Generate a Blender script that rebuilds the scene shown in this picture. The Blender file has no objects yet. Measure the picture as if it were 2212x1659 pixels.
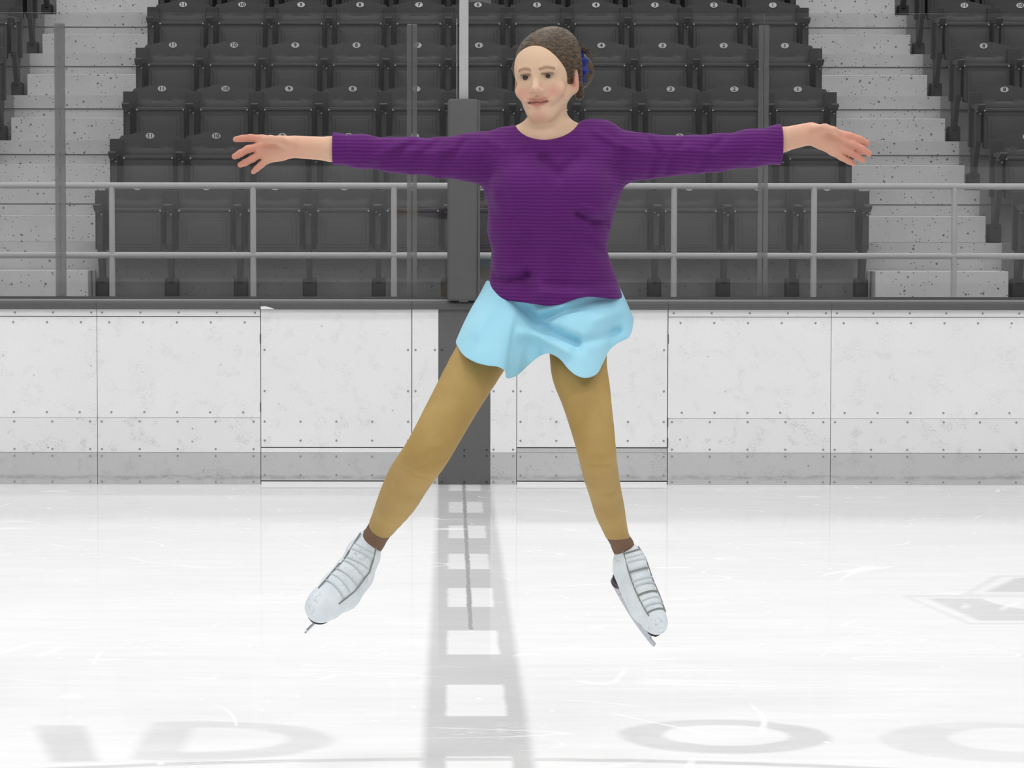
import bpy, bmesh, math, random
import numpy as np
from mathutils import Vector, Matrix

random.seed(7)
rng = np.random.default_rng(7)
C = bpy.context.scene.collection
PI = math.pi

# ----------------------------------------------------------------- camera
W, H = 2212, 1659
F = 5975.0                       # focal length in photo pixels
PX, PY = 976.0, 829.5            # principal point
HOR = 510.0                      # eye level row
TH = math.atan((PY - HOR) / F)
ROLL = 2.4 / 2212
CAM = Vector((0.0, -16.0, 1.44))
_r = Vector((1, 0, 0)); _f = Vector((0, math.cos(TH), -math.sin(TH))); _u = Vector((0, math.sin(TH), math.cos(TH)))
R_ = _r * math.cos(ROLL) + _u * math.sin(ROLL)
U_ = _u * math.cos(ROLL) - _r * math.sin(ROLL)


def ray(px, py):
    return _f + R_ * ((px - PX) / F) + U_ * ((PY - py) / F)


def at(px, py, Y):
    d = ray(px, py)
    return CAM + d * ((Y - CAM.y) / d.y)


def ground(px, py, z=0.0):
    d = ray(px, py)
    return CAM + d * ((z - CAM.z) / d.z)


def X(px, Y=0.0, py=850):
    return at(px, py, Y).x


def Z(py, Y=0.0, px=976):
    return at(px, py, Y).z


cam_data = bpy.data.cameras.new('camera')
cam = bpy.data.objects.new('camera', cam_data)
C.objects.link(cam)
cam_data.sensor_width = 36.0
cam_data.lens = F / W * 36.0
cam_data.shift_x = (W / 2 - PX) / W
cam_data.clip_end = 200
m = Matrix((R_, U_, -_f)).transposed().to_4x4()
m.translation = CAM
cam.matrix_world = m
sc = bpy.context.scene
sc.camera = cam

# ----------------------------------------------------------------- node helpers


class Nd:
    """A shader value with arithmetic."""

    def __init__(self, nt, s):
        self.nt, self.s = nt, s

    def _op(self, op, *args):
        n = self.nt.nodes.new('ShaderNodeMath'); n.operation = op
        for i, a in enumerate(args):
            if isinstance(a, Nd):
                self.nt.links.new(a.s, n.inputs[i])
            else:
                n.inputs[i].default_value = float(a)
        return Nd(self.nt, n.outputs[0])

    def __add__(s, o): return s._op('ADD', s, o)
    __radd__ = __add__
    def __sub__(s, o): return s._op('SUBTRACT', s, o)
    def __rsub__(s, o): return s._op('SUBTRACT', o, s)
    def __mul__(s, o): return s._op('MULTIPLY', s, o)
    __rmul__ = __mul__
    def __truediv__(s, o): return s._op('DIVIDE', s, o)
    def pow(s, o): return s._op('POWER', s, o)
    def abs(s): return s._op('ABSOLUTE', s)
    def min(s, o): return s._op('MINIMUM', s, o)
    def max(s, o): return s._op('MAXIMUM', s, o)
    def sqrt(s): return s._op('SQRT', s)
    def mod(s, o): return s._op('FLOORED_MODULO', s, o)

    def step(s, a, b):
        """smoothstep: 0 at a, 1 at b (a may exceed b)."""
        n = s.nt.nodes.new('ShaderNodeMapRange'); n.interpolation_type = 'SMOOTHSTEP'
        s.nt.links.new(s.s, n.inputs[0])
        lo, hi, t0, t1 = (a, b, 0, 1) if a < b else (b, a, 1, 0)
        n.inputs[1].default_value = lo; n.inputs[2].default_value = hi
        n.inputs[3].default_value = t0; n.inputs[4].default_value = t1
        return Nd(s.nt, n.outputs[0])


class Mat:
    def __init__(self, name):
        self.m = bpy.data.materials.new(name)
        self.m.use_nodes = True
        self.nt = self.m.node_tree
        self.nt.nodes.clear()
        self.out = self.new('ShaderNodeOutputMaterial')

    def new(self, t): return self.nt.nodes.new(t)

    def link(self, a, b):
        self.nt.links.new(a.s if isinstance(a, Nd) else a, b)

    def pos(self, obj=False):
        if obj:
            s = self.new('ShaderNodeTexCoord').outputs['Object']
        else:
            s = self.new('ShaderNodeNewGeometry').outputs['Position']
        n = self.new('ShaderNodeSeparateXYZ'); self.nt.links.new(s, n.inputs[0])
        return [Nd(self.nt, n.outputs[i]) for i in range(3)], s

    def vec(self, x, y, z):
        n = self.new('ShaderNodeCombineXYZ')
        for i, a in enumerate((x, y, z)):
            if isinstance(a, Nd): self.link(a, n.inputs[i])
            else: n.inputs[i].default_value = a
        return n.outputs[0]

    def noise(self, vec, scale, detail=2, rough=.5, dist=0.0):
        n = self.new('ShaderNodeTexNoise'); self.nt.links.new(vec, n.inputs['Vector'])
        n.inputs['Scale'].default_value = scale; n.inputs['Detail'].default_value = detail
        n.inputs['Roughness'].default_value = rough; n.inputs['Distortion'].default_value = dist
        return Nd(self.nt, n.outputs[0])

    def voronoi(self, vec, scale, feature='F1'):
        n = self.new('ShaderNodeTexVoronoi'); self.nt.links.new(vec, n.inputs['Vector'])
        n.feature = feature; n.inputs['Scale'].default_value = scale
        s = self.new('ShaderNodeSeparateColor')
        if feature == 'F1': self.nt.links.new(n.outputs['Color'], s.inputs[0])
        return Nd(self.nt, n.outputs['Distance']), Nd(self.nt, s.outputs[0])

    def grey(self, v):
        n = self.new('ShaderNodeCombineColor')
        for i in range(3): self.link(v, n.inputs[i])
        return n.outputs[0]

    def mix(self, fac, a, b):
        n = self.new('ShaderNodeMix'); n.data_type = 'RGBA'
        if isinstance(fac, Nd): self.link(fac, n.inputs[0])
        else: n.inputs[0].default_value = fac
        for i, c in ((6, a), (7, b)):
            if isinstance(c, tuple): n.inputs[i].default_value = (*c, 1)
            else: self.link(c, n.inputs[i])
        return n.outputs[2]

    def principled(self, color, rough=.6, spec=.3, metal=0.0, bump=None, bump_dist=.002, sheen=0.0, sss=0.0):
        p = self.new('ShaderNodeBsdfPrincipled')
        if isinstance(color, tuple): p.inputs['Base Color'].default_value = (*color, 1)
        else: self.link(color, p.inputs['Base Color'])
        p.inputs['Roughness'].default_value = rough
        p.inputs['Specular IOR Level'].default_value = spec
        p.inputs['Metallic'].default_value = metal
        if sheen:
            p.inputs['Sheen Weight'].default_value = sheen
        if sss:
            p.inputs['Subsurface Weight'].default_value = sss
            p.inputs['Subsurface Radius'].default_value = (.012, .005, .003)
        if bump is not None:
            b = self.new('ShaderNodeBump'); b.inputs['Strength'].default_value = 1.0
            b.inputs['Distance'].default_value = bump_dist
            self.link(bump, b.inputs['Height']); self.link(b.outputs[0], p.inputs['Normal'])
        self.link(p.outputs[0], self.out.inputs[0])
        return self.m


def srgb(*c):
    o = []
    for v in c:
        v = v / 255
        o.append(v / 12.92 if v <= .04045 else ((v + .055) / 1.055) ** 2.4)
    return tuple(o) if len(o) > 1 else (o[0],) * 3


def g(v): return (v, v, v)


def plain(name, col, rough=.6, spec=.3, metal=0.0):
    M = Mat(name)
    P, s = M.pos()
    n = M.noise(s, 22, 3)
    v = n * .16 + .92
    c = M.new('ShaderNodeMix'); c.data_type = 'RGBA'; c.blend_type = 'MULTIPLY'
    c.inputs[0].default_value = 1; c.inputs[6].default_value = (*col, 1)
    M.link(M.grey(v), c.inputs[7])
    return M.principled(c.outputs[2], rough, spec, metal)


M_ = {}
M_['seat'] = plain('dark plastic', g(.062), .5, .22)
M_['seat_iron'] = plain('dark iron', g(.050), .5, .22)
M_['bolt'] = plain('bolt steel', g(.45), .35, .5, .3)
M_['plate'] = plain('number plate white', g(.66), .5, .25)
M_['numeral'] = plain('numeral black', g(.04), .6, .2)
M_['rail'] = plain('painted rail', g(.50), .45, .35)
M_['pad'] = plain('pad vinyl', g(.105), .6, .2)
M_['pole'] = plain('pole paint', g(.42), .5, .25)
M_['cap'] = plain('cap rail plastic', g(.105), .5, .25)
M_['redboard'] = plain('centre line board', g(.125), .5, .25)
M_['aluminium'] = plain('aluminium channel', g(.40), .4, .4)
M_['gasket'] = plain('gasket', g(.09), .6, .2)
M_['dark'] = plain('gap shadow rubber', g(.06), .8, .1)
M_['screw'] = plain('screw head', g(.30), .5, .3)
M_['farwall'] = plain('far wall', g(.05), .8, .1)
M_['farwall_pale'] = plain('far wall band', g(.80), .8, .1)


def concrete(name, base, pits=1.0):
    M = Mat(name)
    P, s = M.pos()
    n = M.noise(s, 3.0, 4, .6); f = M.noise(s, 60, 3, .6)
    d, c = M.voronoi(s, 16.0)
    pit = d.step(.19, .09) * c.step(.35, .5)
    d2, c2 = M.voronoi(s, 34.0)
    pit2 = d2.step(.22, .10) * c2.step(.50, .62)
    v = (n * .25 + .78) * (f * .2 + .9) * base
    v = v * (1 - pit.max(pit2) * .72 * pits)
    return M.principled(M.grey(v), .85, .15, bump=pit.max(pit2) * -1, bump_dist=.003)


M_['concrete'] = concrete('pale aisle concrete', .62)
M_['joint'] = plain('joint filler', g(.30), .9, .1)
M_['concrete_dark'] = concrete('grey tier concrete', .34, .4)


def board(name, base, scuffs, grime=0.0):
    M = Mat(name)
    P, s = M.pos()
    x, y, z = P
    n = M.noise(s, 2.2, 3)
    fine = M.noise(s, 90, 3, .7)
    # short dark puck scuffs: distorted noise ridges gated by a broad noise
    a = M.noise(M.vec(x * 1.0, y, z * 2.2), 22, 3, .6, 1.5)
    gate = M.noise(s, 7, 2).step(.52, .66)
    sc_ = (a - .5).abs().step(.012, .002) * gate
    a2 = M.noise(M.vec(x * 2.4 + z * .8, y, z * 1.2), 34, 2, .6, 2.0)
    gate2 = M.noise(M.vec(x + 9.3, y, z), 10, 2).step(.58, .66)
    sc2 = (a2 - .5).abs().step(.02, .004) * gate2
    d, c = M.voronoi(s, 12)
    spot = d.step(.10, .05) * c.step(.72, .8)
    v = (n * .10 + .95) * (fine * .14 + .93)
    dirt = (sc_.max(sc2) * .52 + spot * .4) * scuffs
    if grime:
        zz = z + (M.noise(s, 5, 3) - .5) * .02
        dirt = dirt + (zz - .042).abs().step(.020, .002) * M.noise(M.vec(x, y, z * 3), 14, 3).step(.25, .7) * grime
    v = v * (1 - dirt) * base
    return M.principled(M.grey(v), .55, .2)


M_['board'] = board('white board plastic', .845, .7)
M_['board_low'] = board('scuffed board plastic', .80, 1.3)
M_['kick'] = board('grey kick plate', .53, 1.0, .28)
M_['trim'] = board('white trim plastic', .84, .2)


def glass(name, haze=.02, tint=.93):
    M = Mat(name)
    tr = M.new('ShaderNodeBsdfTransparent'); tr.inputs[0].default_value = (tint, tint, tint, 1)
    gl = M.new('ShaderNodeBsdfGlossy'); gl.inputs['Roughness'].default_value = .01
    gl.inputs[0].default_value = (1, 1, 1, 1)
    df = M.new('ShaderNodeBsdfDiffuse'); df.inputs[0].default_value = (.8, .8, .8, 1)
    fr = M.new('ShaderNodeFresnel'); fr.inputs[0].default_value = 1.36
    mx = M.new('ShaderNodeMixShader'); M.link(fr.outputs[0], mx.inputs[0])
    M.link(tr.outputs[0], mx.inputs[1]); M.link(gl.outputs[0], mx.inputs[2])
    P, s = M.pos()
    x, y, z = P
    n = M.noise(M.vec(x, y, z * 1.5), 1.2, 3)
    fac = (n * .6 + .7) * haze
    m2 = M.new('ShaderNodeMixShader'); M.link(fac, m2.inputs[0])
    M.link(mx.outputs[0], m2.inputs[1]); M.link(df.outputs[0], m2.inputs[2])
    M.link(m2.outputs[0], M.out.inputs[0])
    return M.m


M_['glass'] = glass('rink glass', .013, .95)
M_['clear_support'] = glass('clear acrylic support', .085, .72)
M_['grey_support'] = glass('frosted grey support', .13, .62)
M_['glass_edge'] = glass('polished glass edge', .30, .9)


# ----------------------------------------------------------------- mesh helpers
def link_mesh(name, verts, faces, mats, parent=None, mi=None, smooth=False):
    me = bpy.data.meshes.new(name)
    me.from_pydata([tuple(v) for v in verts], [], faces)
    for mm in (mats if isinstance(mats, (list, tuple)) else [mats]):
        me.materials.append(mm)
    if mi is not None:
        me.polygons.foreach_set('material_index', mi)
    if smooth:
        me.polygons.foreach_set('use_smooth', [True] * len(me.polygons))
    me.update()
    o = bpy.data.objects.new(name, me)
    C.objects.link(o)
    if parent is not None:
        o.parent = parent
        o.matrix_parent_inverse = Matrix.Identity(4)
    return o


class MB:
    def __init__(self):
        self.v, self.f, self.m = [], [], []

    def add(self, vs, fs, mi=0):
        b = len(self.v)
        self.v += [tuple(v) for v in vs]
        self.f += [tuple(i + b for i in f) for f in fs]
        self.m += [mi] * len(fs)

    def box(self, x0, x1, y0, y1, z0, z1, mi=0, bev=0.0):
        if bev <= 0:
            vs = [(x, y, z) for x in (x0, x1) for y in (y0, y1) for z in (z0, z1)]
            self.add(vs, [(0, 1, 3, 2), (4, 6, 7, 5), (0, 4, 5, 1), (2, 3, 7, 6), (0, 2, 6, 4), (1, 5, 7, 3)], mi)
            return
        bm = bmesh.new()
        bmesh.ops.create_cube(bm, size=1)
        for v in bm.verts:
            v.co = Vector(((x0 + x1) / 2 + v.co.x * (x1 - x0), (y0 + y1) / 2 + v.co.y * (y1 - y0), (z0 + z1) / 2 + v.co.z * (z1 - z0)))
        bmesh.ops.bevel(bm, geom=bm.edges[:], offset=bev, segments=3, affect='EDGES', profile=.5)
        bm.verts.index_update()
        self.add([v.co for v in bm.verts], [[v.index for v in f.verts] for f in bm.faces], mi)
        bm.free()

    def tube(self, pts, r, n=12, mi=0, cap=True):
        pts = [Vector(p) for p in pts]
        rs = r if isinstance(r, (list, tuple)) else [r] * len(pts)
        rings = []
        prev = None
        for i, p in enumerate(pts):
            t = (pts[min(i + 1, len(pts) - 1)] - pts[max(i - 1, 0)]).normalized()
            if prev is None:
                a = t.orthogonal().normalized()
            else:
                a = (prev - t * prev.dot(t)).normalized()
            prev = a
            b = t.cross(a)
            rings.append([p + (a * math.cos(2 * PI * k / n) + b * math.sin(2 * PI * k / n)) * rs[i] for k in range(n)])
        vs = [q for rg in rings for q in rg]
        fs = []
        for i in range(len(pts) - 1):
            for k in range(n):
                fs.append((i * n + k, i * n + (k + 1) % n, (i + 1) * n + (k + 1) % n, (i + 1) * n + k))
        if cap:
            fs.append(tuple(range(n - 1, -1, -1)))
            fs.append(tuple((len(pts) - 1) * n + k for k in range(n)))
        self.add(vs, fs, mi)

    def disc(self, c, r, axis_y=-1, n=8, mi=0, h=.002, ry=None):
        """Disc facing -Y, height h."""
        ry = ry or r
        c = Vector(c)
        front = [c + Vector((r * math.cos(2 * PI * k / n), -h, ry * math.sin(2 * PI * k / n))) for k in range(n)]
        back = [v + Vector((0, h, 0)) for v in front]
        fs = [tuple(range(n))] + [(k, n + k, n + (k + 1) % n, (k + 1) % n) for k in range(n)]
        self.add(front + back, fs, mi)

    def prism(self, poly, axis, a0, a1, mi=0):
        """Extrude a polygon; axis 'x': poly is (y,z); 'y': poly is (x,z)."""
        n = len(poly)
        if axis == 'x':
            vs = [(a0, p, q) for p, q in poly] + [(a1, p, q) for p, q in poly]
        else:
            vs = [(p, a0, q) for p, q in poly] + [(p, a1, q) for p, q in poly]
        fs = [tuple(range(n)), tuple(range(2 * n - 1, n - 1, -1))] + [(k, (k + 1) % n, n + (k + 1) % n, n + k) for k in range(n)]
        self.add(vs, fs, mi)

    def build(self, name, mats, parent=None, smooth=False):
        o = link_mesh(name, self.v, self.f, mats, parent, self.m, False)
        bm = bmesh.new(); bm.from_mesh(o.data)
        bmesh.ops.recalc_face_normals(bm, faces=bm.faces[:])
        bm.to_mesh(o.data); bm.free()
        if smooth:
            o.data.polygons.foreach_set('use_smooth', [True] * len(o.data.polygons))
            try:
                o.data.set_sharp_from_angle(angle=math.radians(40))
            except Exception:
                pass
        return o


def tag(o, label=None, cat=None, group=None, kind=None):
    for k, v in (('label', label), ('category', cat), ('group', group), ('kind', kind)):
        if v: o[k] = v
    return o


def empty(name, loc, label, cat, group=None):
    o = bpy.data.objects.new(name, None)
    C.objects.link(o)
    o.location = loc
    o.empty_display_size = .1
    return tag(o, label, cat, group)


def copy_tree(o, parent=None):
    c = o.copy()
    C.objects.link(c)
    c.parent = parent
    for ch in o.children:
        copy_tree(ch, c)
    return c


# ----------------------------------------------------------------- ice
def make_ice():
    M = Mat('ice')
    P, s = M.pos()
    x, y, z = P

    def band(v, a, b, w=.02):
        return v.step(a - w / 2, a + w / 2) * v.step(b + w / 2, b - w / 2)

    def convex(pts_px, w=.03, shrink=0.0):
        """Mask of a convex polygon on the ice, given by photo points (clockwise in the picture)."""
        pts = [ground(px, py) for px, py in pts_px]
        cx = sum(p.x for p in pts) / len(pts); cy = sum(p.y for p in pts) / len(pts)
        out = None
        for i in range(len(pts)):
            a, b = pts[i], pts[(i + 1) % len(pts)]
            nx, ny = b.y - a.y, -(b.x - a.x)
            L = math.hypot(nx, ny); nx /= L; ny /= L
            if (cx - a.x) * nx + (cy - a.y) * ny > 0: nx, ny = -nx, -ny
            d = x * nx + y * ny - (a.x * nx + a.y * ny)       # < 0 inside
            mk = d.step(-shrink + w / 2, -shrink - w / 2)
            out = mk if out is None else out * mk
        return out

    # centre line with white squares
    x0, x1 = X(947, 0, 1046), X(1059, 0, 1046)
    wob = (M.noise(s, 9, 2) - .5) * .012
    xx = x + wob
    line = xx.step(x0 - .022, x0 + .018) * xx.step(x1 + .022, x1 - .018)
    dd = y + 16.0
    ph = (dd * -1 + (14.97 + 1.225 * 20)).mod(1.225)
    sq = band(ph, 0.0 + .02, .60, .03) * band(xx, x0 + .062, x1 - .058, .02)
    thin = band(xx, x0 + .137, x0 + .157, .010) * y.step(-5.96, -5.92)
    lm = line * (1 - sq)
    # centre circle, logo and letters painted under the surface
    ccx, ccy = (x0 + x1) / 2, ground(1050, 1640).y - 4.57
    rad = ((x - ccx) * (x - ccx) + (y - ccy) * (y - ccy)).sqrt()
    circ = (rad - 4.57 + wob).abs().step(.035, .012)

    def ellipse(cx, cy, rx, ry):
        c = ground(cx, cy); a = abs(ground(cx + rx, cy).x - c.x); b = abs(ground(cx, cy - ry).y - ground(cx, cy + ry).y) / 2
        return (((x + wob * 3 - c.x) / a) * ((x + wob * 3 - c.x) / a) + ((y - c.y) / b) * ((y - c.y) / b)).sqrt()
    ring = ellipse(1565, 1590, 228, 37).step(1.06, .92) * ellipse(1567, 1588, 136, 22).step(.92, 1.1)
    dee = ellipse(420, 1599, 305, 43).step(1.05, .92) * x.step(ground(300, 1600).x - .02, ground(310, 1600).x + .02)
    dee = dee * (1 - ellipse(430, 1597, 190, 26).step(1.12, .9) * x.step(ground(398, 1600).x - .02, ground(410, 1600).x + .02))
    stroke = convex([(72, 1567), (182, 1567), (214, 1645), (112, 1646)], .05)
    cee = ellipse(2160, 1602, 260, 44).step(1.05, .92) * ellipse(2200, 1598, 150, 26).step(.9, 1.1)
    low_o = convex([(1948, 1286), (2600, 1286), (2600, 1349), (2092, 1349)], .04)
    low_w = convex([(1962, 1289), (2600, 1289), (2600, 1345), (2098, 1345)], .04)
    low_g = convex([(2006, 1293), (2600, 1293), (2600, 1341), (2114, 1341)], .05)
    up_o = convex([(2078, 1285), (2150, 1243), (2600, 1243), (2600, 1285)], .04)
    up_w = convex([(2095, 1283), (2165, 1246), (2600, 1246), (2600, 1283)], .04)
    up_g = convex([(2128, 1279), (2196, 1248), (2600, 1248), (2600, 1279)], .05)
    wave = ellipse(2182, 1287, 70, 27).step(1.1, .95) * y.step(ground(2182, 1291).y + .02, ground(2182, 1291).y - .05)

    # colours (painted ice, greyscale)
    n = M.noise(M.vec(x * .5, y * 1.0, z), 1.6, 4, .6)
    st = M.noise(M.vec(x * .30, y * 4.5, z), 2.6, 4, .65)
    fl = M.noise(M.vec(x * .6, y * 2.0, z), 7, 4, .7)
    base = (n * .14 + .93) * (st * .14 + .93) * (fl * .10 + .95) * .875
    logo = (up_o * .12) * (1 - up_w) + up_g * .24
    logo = logo.max(low_o * (1 - low_w) * .13 + low_g * .22 * (1 - wave))
    lfade = M.noise(M.vec(x, y * 1.4, z), 3.0, 3).step(.1, .6) * .6 + .4
    lett = lfade * (stroke * .21).max(ring * .21).max(dee * .15).max(cee * .12).max(circ * .26)
    dark = (lm * .30).max(thin * .52).max(logo).max(lett)
    # snow specks, skate cuts
    d, c = M.voronoi(M.vec(x * 1.0, y * .55, z), 9.0)
    speck = d.step(.13, .04) * c.step(.55, .68)
    d2, c2 = M.voronoi(M.vec(x * .35, y * 1.0, z), 2.7)
    flake = d2.step(.11, .06) * c2.step(.55, .7)
    cuts = None
    for k, (sx, sy, sc1, off) in enumerate(((.30, 1.1, 1.1, 0), (.55, 1.6, .8, 7.3), (1.0, .55, .55, 3.1))):
        a = M.noise(M.vec(x * sx + off, y * sy + off, z), sc1, 2, .5, .5)
        ln = (a - .5).abs().step(.0035, .0008)
        gt = M.noise(M.vec(x + off, y - off, z), 1.7, 2).step(.5, .62)
        q = ln * gt
        cuts = q if cuts is None else cuts.max(q)
    rub = M.noise(M.vec(x * .8, y * .8, z), 2.1, 3).step(.50, .72) * M.noise(M.vec(x, y * 3, z), 24, 2).step(.45, .75)
    snow = speck.max(flake).max(cuts * .8).max(rub * .6)
    val = base * (1 - dark)
    val = val + (.97 - val) * (snow * .75)
    df = M.new('ShaderNodeBsdfDiffuse'); M.link(M.grey(val), df.inputs[0])
    gl = M.new('ShaderNodeBsdfGlossy'); gl.inputs['Roughness'].default_value = .045
    gl.inputs[0].default_value = (1, 1, 1, 1)
    # worn ice: strong mirror only at very low angles
    geo = M.new('ShaderNodeNewGeometry')
    dt = M.new('ShaderNodeVectorMath'); dt.operation = 'DOT_PRODUCT'
    M.link(geo.outputs['Normal'], dt.inputs[0]); M.link(geo.outputs['Incoming'], dt.inputs[1])
    cosv = Nd(M.nt, dt.outputs['Value']).abs().max(.03)
    fac = (((cosv * (1 / .087)).pow(-2.6)) * .36).min(.62) * (1 - snow * .8)
    mx = M.new('ShaderNodeMixShader'); M.link(fac, mx.inputs[0])
    M.link(df.outputs[0], mx.inputs[1]); M.link(gl.outputs[0], mx.inputs[2])
    M.link(mx.outputs[0], M.out.inputs[0])
    return M.m


M_['ice'] = make_ice()
b = MB(); b.add([(-14, -26, 0), (14, -26, 0), (14, .0, 0), (-14, .0, 0)], [(0, 1, 2, 3)])
o = b.build('floor', M_['ice']); tag(o, 'white skating ice with painted centre line and letters', 'floor', kind='structure')
b = MB(); b.box(-14, 14, 0.0, 2.2, -.1, -.001)
o = b.build('floor_walkway', M_['concrete_dark']); tag(o, 'grey concrete walkway floor behind the boards', 'floor', kind='structure')
# unseen wall across the rink, banded to add a reflected veil in the glass
b = MB()
b.box(-14, 14, -26.3, -26.0, 0, .74, 0); b.box(-14, 14, -26.3, -26.0, .74, 2.5, 1); b.box(-14, 14, -26.3, -26.0, 2.5, 9.0, 0)
o = b.build('wall_front', [M_['farwall'], M_['farwall_pale']]); tag(o, 'unseen dark wall across the ice, pale band added for the glass reflection', 'wall', kind='structure')

# ----------------------------------------------------------------- dasher boards
zt = Z(668); zl = Z(684); zs = Z(903); zk = Z(978); zc = Z(651)
YB = 0.0


def screws(mb, xs, z, mi=1, y=-.001):
    for x in xs:
        mb.disc((x, y, z), .0065, mi=mi, h=.001, n=8)


def lin(a, b, n): return [a + (b - a) * i / (n - 1) for i in range(n)]


def panel(x0, x1, label, nscrew=5):
    e = empty('dasher_board', ((x0 + x1) / 2, .05, 0), label, 'rink board', 'rink boards along the far side')
    e_inv = Vector(e.location)

    def bld(mb, name, mats):
        o = mb.build(name, mats, e)
        o.data.transform(Matrix.Translation(-e_inv))
        return o
    gp = .0016
    a, c = x0 + gp, x1 - gp
    mb = MB(); mb.box(x0, x1, .013, .10, 0, zt - .003); bld(mb, 'backing', [M_['dark']])
    mb = MB(); mb.box(a, c, 0, .012, zl + .001, zt, 0); screws(mb, lin(a + .03, c - .03, nscrew), (zl + zt) / 2); bld(mb, 'top_trim', [M_['trim'], M_['screw']])
    mb = MB(); mb.box(a, c, 0, .012, zs + .0008, zl - .0025, 0)
    screws(mb, lin(a + .07, c - .09, nscrew), zl - .035); screws(mb, lin(a + .08, c - .1, nscrew), zs + .032)
    bld(mb, 'facing', [M_['board'], M_['screw']])
    mb = MB(); mb.box(a, c, 0, .012, zk + .001, zs - .0008, 0)
    screws(mb, lin(a + .024, c - .04, nscrew), zs - .022); screws(mb, lin(a + .024, c - .04, nscrew), zk + .02)
    bld(mb, 'lower_facing', [M_['board_low'], M_['screw']])
    mb = MB(); mb.box(a, c, -.006, .012, 0, zk - .001, 0)
    screws(mb, lin(a + .024, c - .04, nscrew), zk - .02, y=-.007); screws(mb, lin(a + .024, c - .04, nscrew), .016, y=-.007)
    bld(mb, 'kick_plate', [M_['kick'], M_['screw']])
    mb = MB()
    poly = [(-.022, zt - .002), (-.022, zc - .012), (-.014, zc - .003), (-.004, zc), (.10, zc), (.10, zt - .002)]
    mb.prism(poly, 'x', x0 + .0006, x1 - .0006, 0)
    bld(mb, 'cap_rail', [M_['cap']])
    return e


def gate(x0, x1, label, corner, hinge_left):
    e = empty('bench_gate', ((x0 + x1) / 2, .05, 0), label, 'gate', 'gates in the rink boards')
    off = Vector(e.location)

    def bld(mb, name, mats):
        o = mb.build(name, mats, e)
        o.data.transform(Matrix.Translation(-off))
        return o
    a, c = x0 + .003, x1 - .003
    zg = Z(967); zb = Z(1039)
    mb = MB(); mb.box(x0 + .001, x1 - .001, .013, .10, .0, zt - .003); bld(mb, 'backing', [M_['dark']])
    mb = MB(); mb.box(a, c, 0, .012, zg + .003, zt, 0)
    screws(mb, [a + .02, c - .02], Z(756)); screws(mb, [a + .02, c - .02], Z(845))
    screws(mb, lin(a + .02, c - .02, 5), Z(911)); screws(mb, lin(a + .02, c - .02, 5), Z(952))
    if corner:
        pts = [(a, zt)]
        top = Z(662)
        pts += [(a, top), (a + .03, top), (a + .055, top - .006), (a + .075, top - .014), (a + .083, zt)]
        mb.prism(pts, 'y', -.024, .0, 0)
    bld(mb, 'facing', [M_['board'], M_['screw']])
    mb = MB(); mb.box(a, c, -.002, .012, zk + .0008, zg - .003, 0); bld(mb, 'sill_strip', [M_['trim'] if hinge_left else M_['kick']])
    mb = MB(); mb.box(a, c, -.006, .012, zb + .003, zk - .0008, 0)
    screws(mb, lin(a + .02, c - .02, 5), zk - .022, y=-.007); screws(mb, lin(a + .02, c - .02, 5), zb + .034, y=-.007)
    bld(mb, 'kick_plate', [M_['kick'], M_['screw']])
    mb = MB(); mb.box(a, c, -.004, .012, .0, zb - .004, 0); bld(mb, 'threshold', [M_['trim']])
    mb = MB()
    poly = [(-.022, zt - .002), (-.022, zc - .012), (-.014, zc - .003), (-.004, zc), (.10, zc), (.10, zt - .002)]
    mb.prism(poly, 'x', x0 + .001, x1 - .001, 0)
    bld(mb, 'cap_rail', [M_['cap']])
    xh = x0 if hinge_left else x1
    for py in (732, 912, 956) if not hinge_left else (732, 880):
        mb = MB(); mb.box(xh - .003, xh + .003, -.003, .01, Z(py + 10), Z(py - 10)); bld(mb, 'hinge', [M_['dark']])
    return e


xs = [X(-143), X(210), X(563), X(890), X(947), X(1059), X(1116), X(1442.5), X(1794.5), X(2290)]
panel(xs[0] - .945, xs[0], 'white scuffed rink board panel at the far left end of the boards')
panel(xs[0], xs[1], 'white scuffed rink board panel at the left edge, below the left aisle')
panel(xs[1], xs[2], 'white scuffed rink board panel just left of the gate with rounded corner')
gate(xs[2], xs[3], 'white gate with a rounded top left corner and grey kick plate', True, True)
# fixed centre section: white stiles around the dark line
for i, (x0, x1, lb) in enumerate(((xs[3], xs[4], 'narrow white board strip between left gate and dark centre strip'), (xs[5], xs[6], 'narrow white board strip between dark centre strip and right gate'))):
    e = empty('board_stile', ((x0 + x1) / 2, .05, 0), lb, 'rink board', 'rink boards along the far side')
    off = Matrix.Translation(-Vector(e.location))
    mb = MB(); mb.box(x0, x1, .013, .1, 0, zt - .003); mb.build('backing', [M_['dark']], e).data.transform(off)
    mb = MB(); mb.box(x0 + .0012, x1 - .0008, 0, .012, zk + .001, zt)
    for py in (756, 845, 971): screws(mb, [x0 + .02, x1 - .02], Z(py))
    mb.build('facing', [M_['board'], M_['screw']], e).data.transform(off)
    mb = MB(); mb.box(x0 + .0012, x1 - .0008, -.002, .012, 0, zk - .0008)
    for py in (985, 1041): screws(mb, [x0 + .02, x1 - .02], Z(py), y=-.003)
    mb.build('kick_plate', [M_['kick'], M_['screw']], e).data.transform(off)
    mb = MB()
    mb.prism([(-.022, zt - .001), (-.022, zc - .012), (-.014, zc - .003), (-.004, zc), (.10, zc), (.10, zt)], 'x', x0 + .0008 * (1 - i), x1 - .0008 * i, 0)
    mb.build('cap_rail', [M_['cap']], e).data.transform(off)
e = empty('centre_board', ((xs[4] + xs[5]) / 2, .05, 0), 'dark grey board strip marking the centre line', 'rink board')
off = Matrix.Translation(-Vector(e.location))
mb = MB(); mb.box(xs[4], xs[5], .0, .1, 0, zt - .001)
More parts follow.
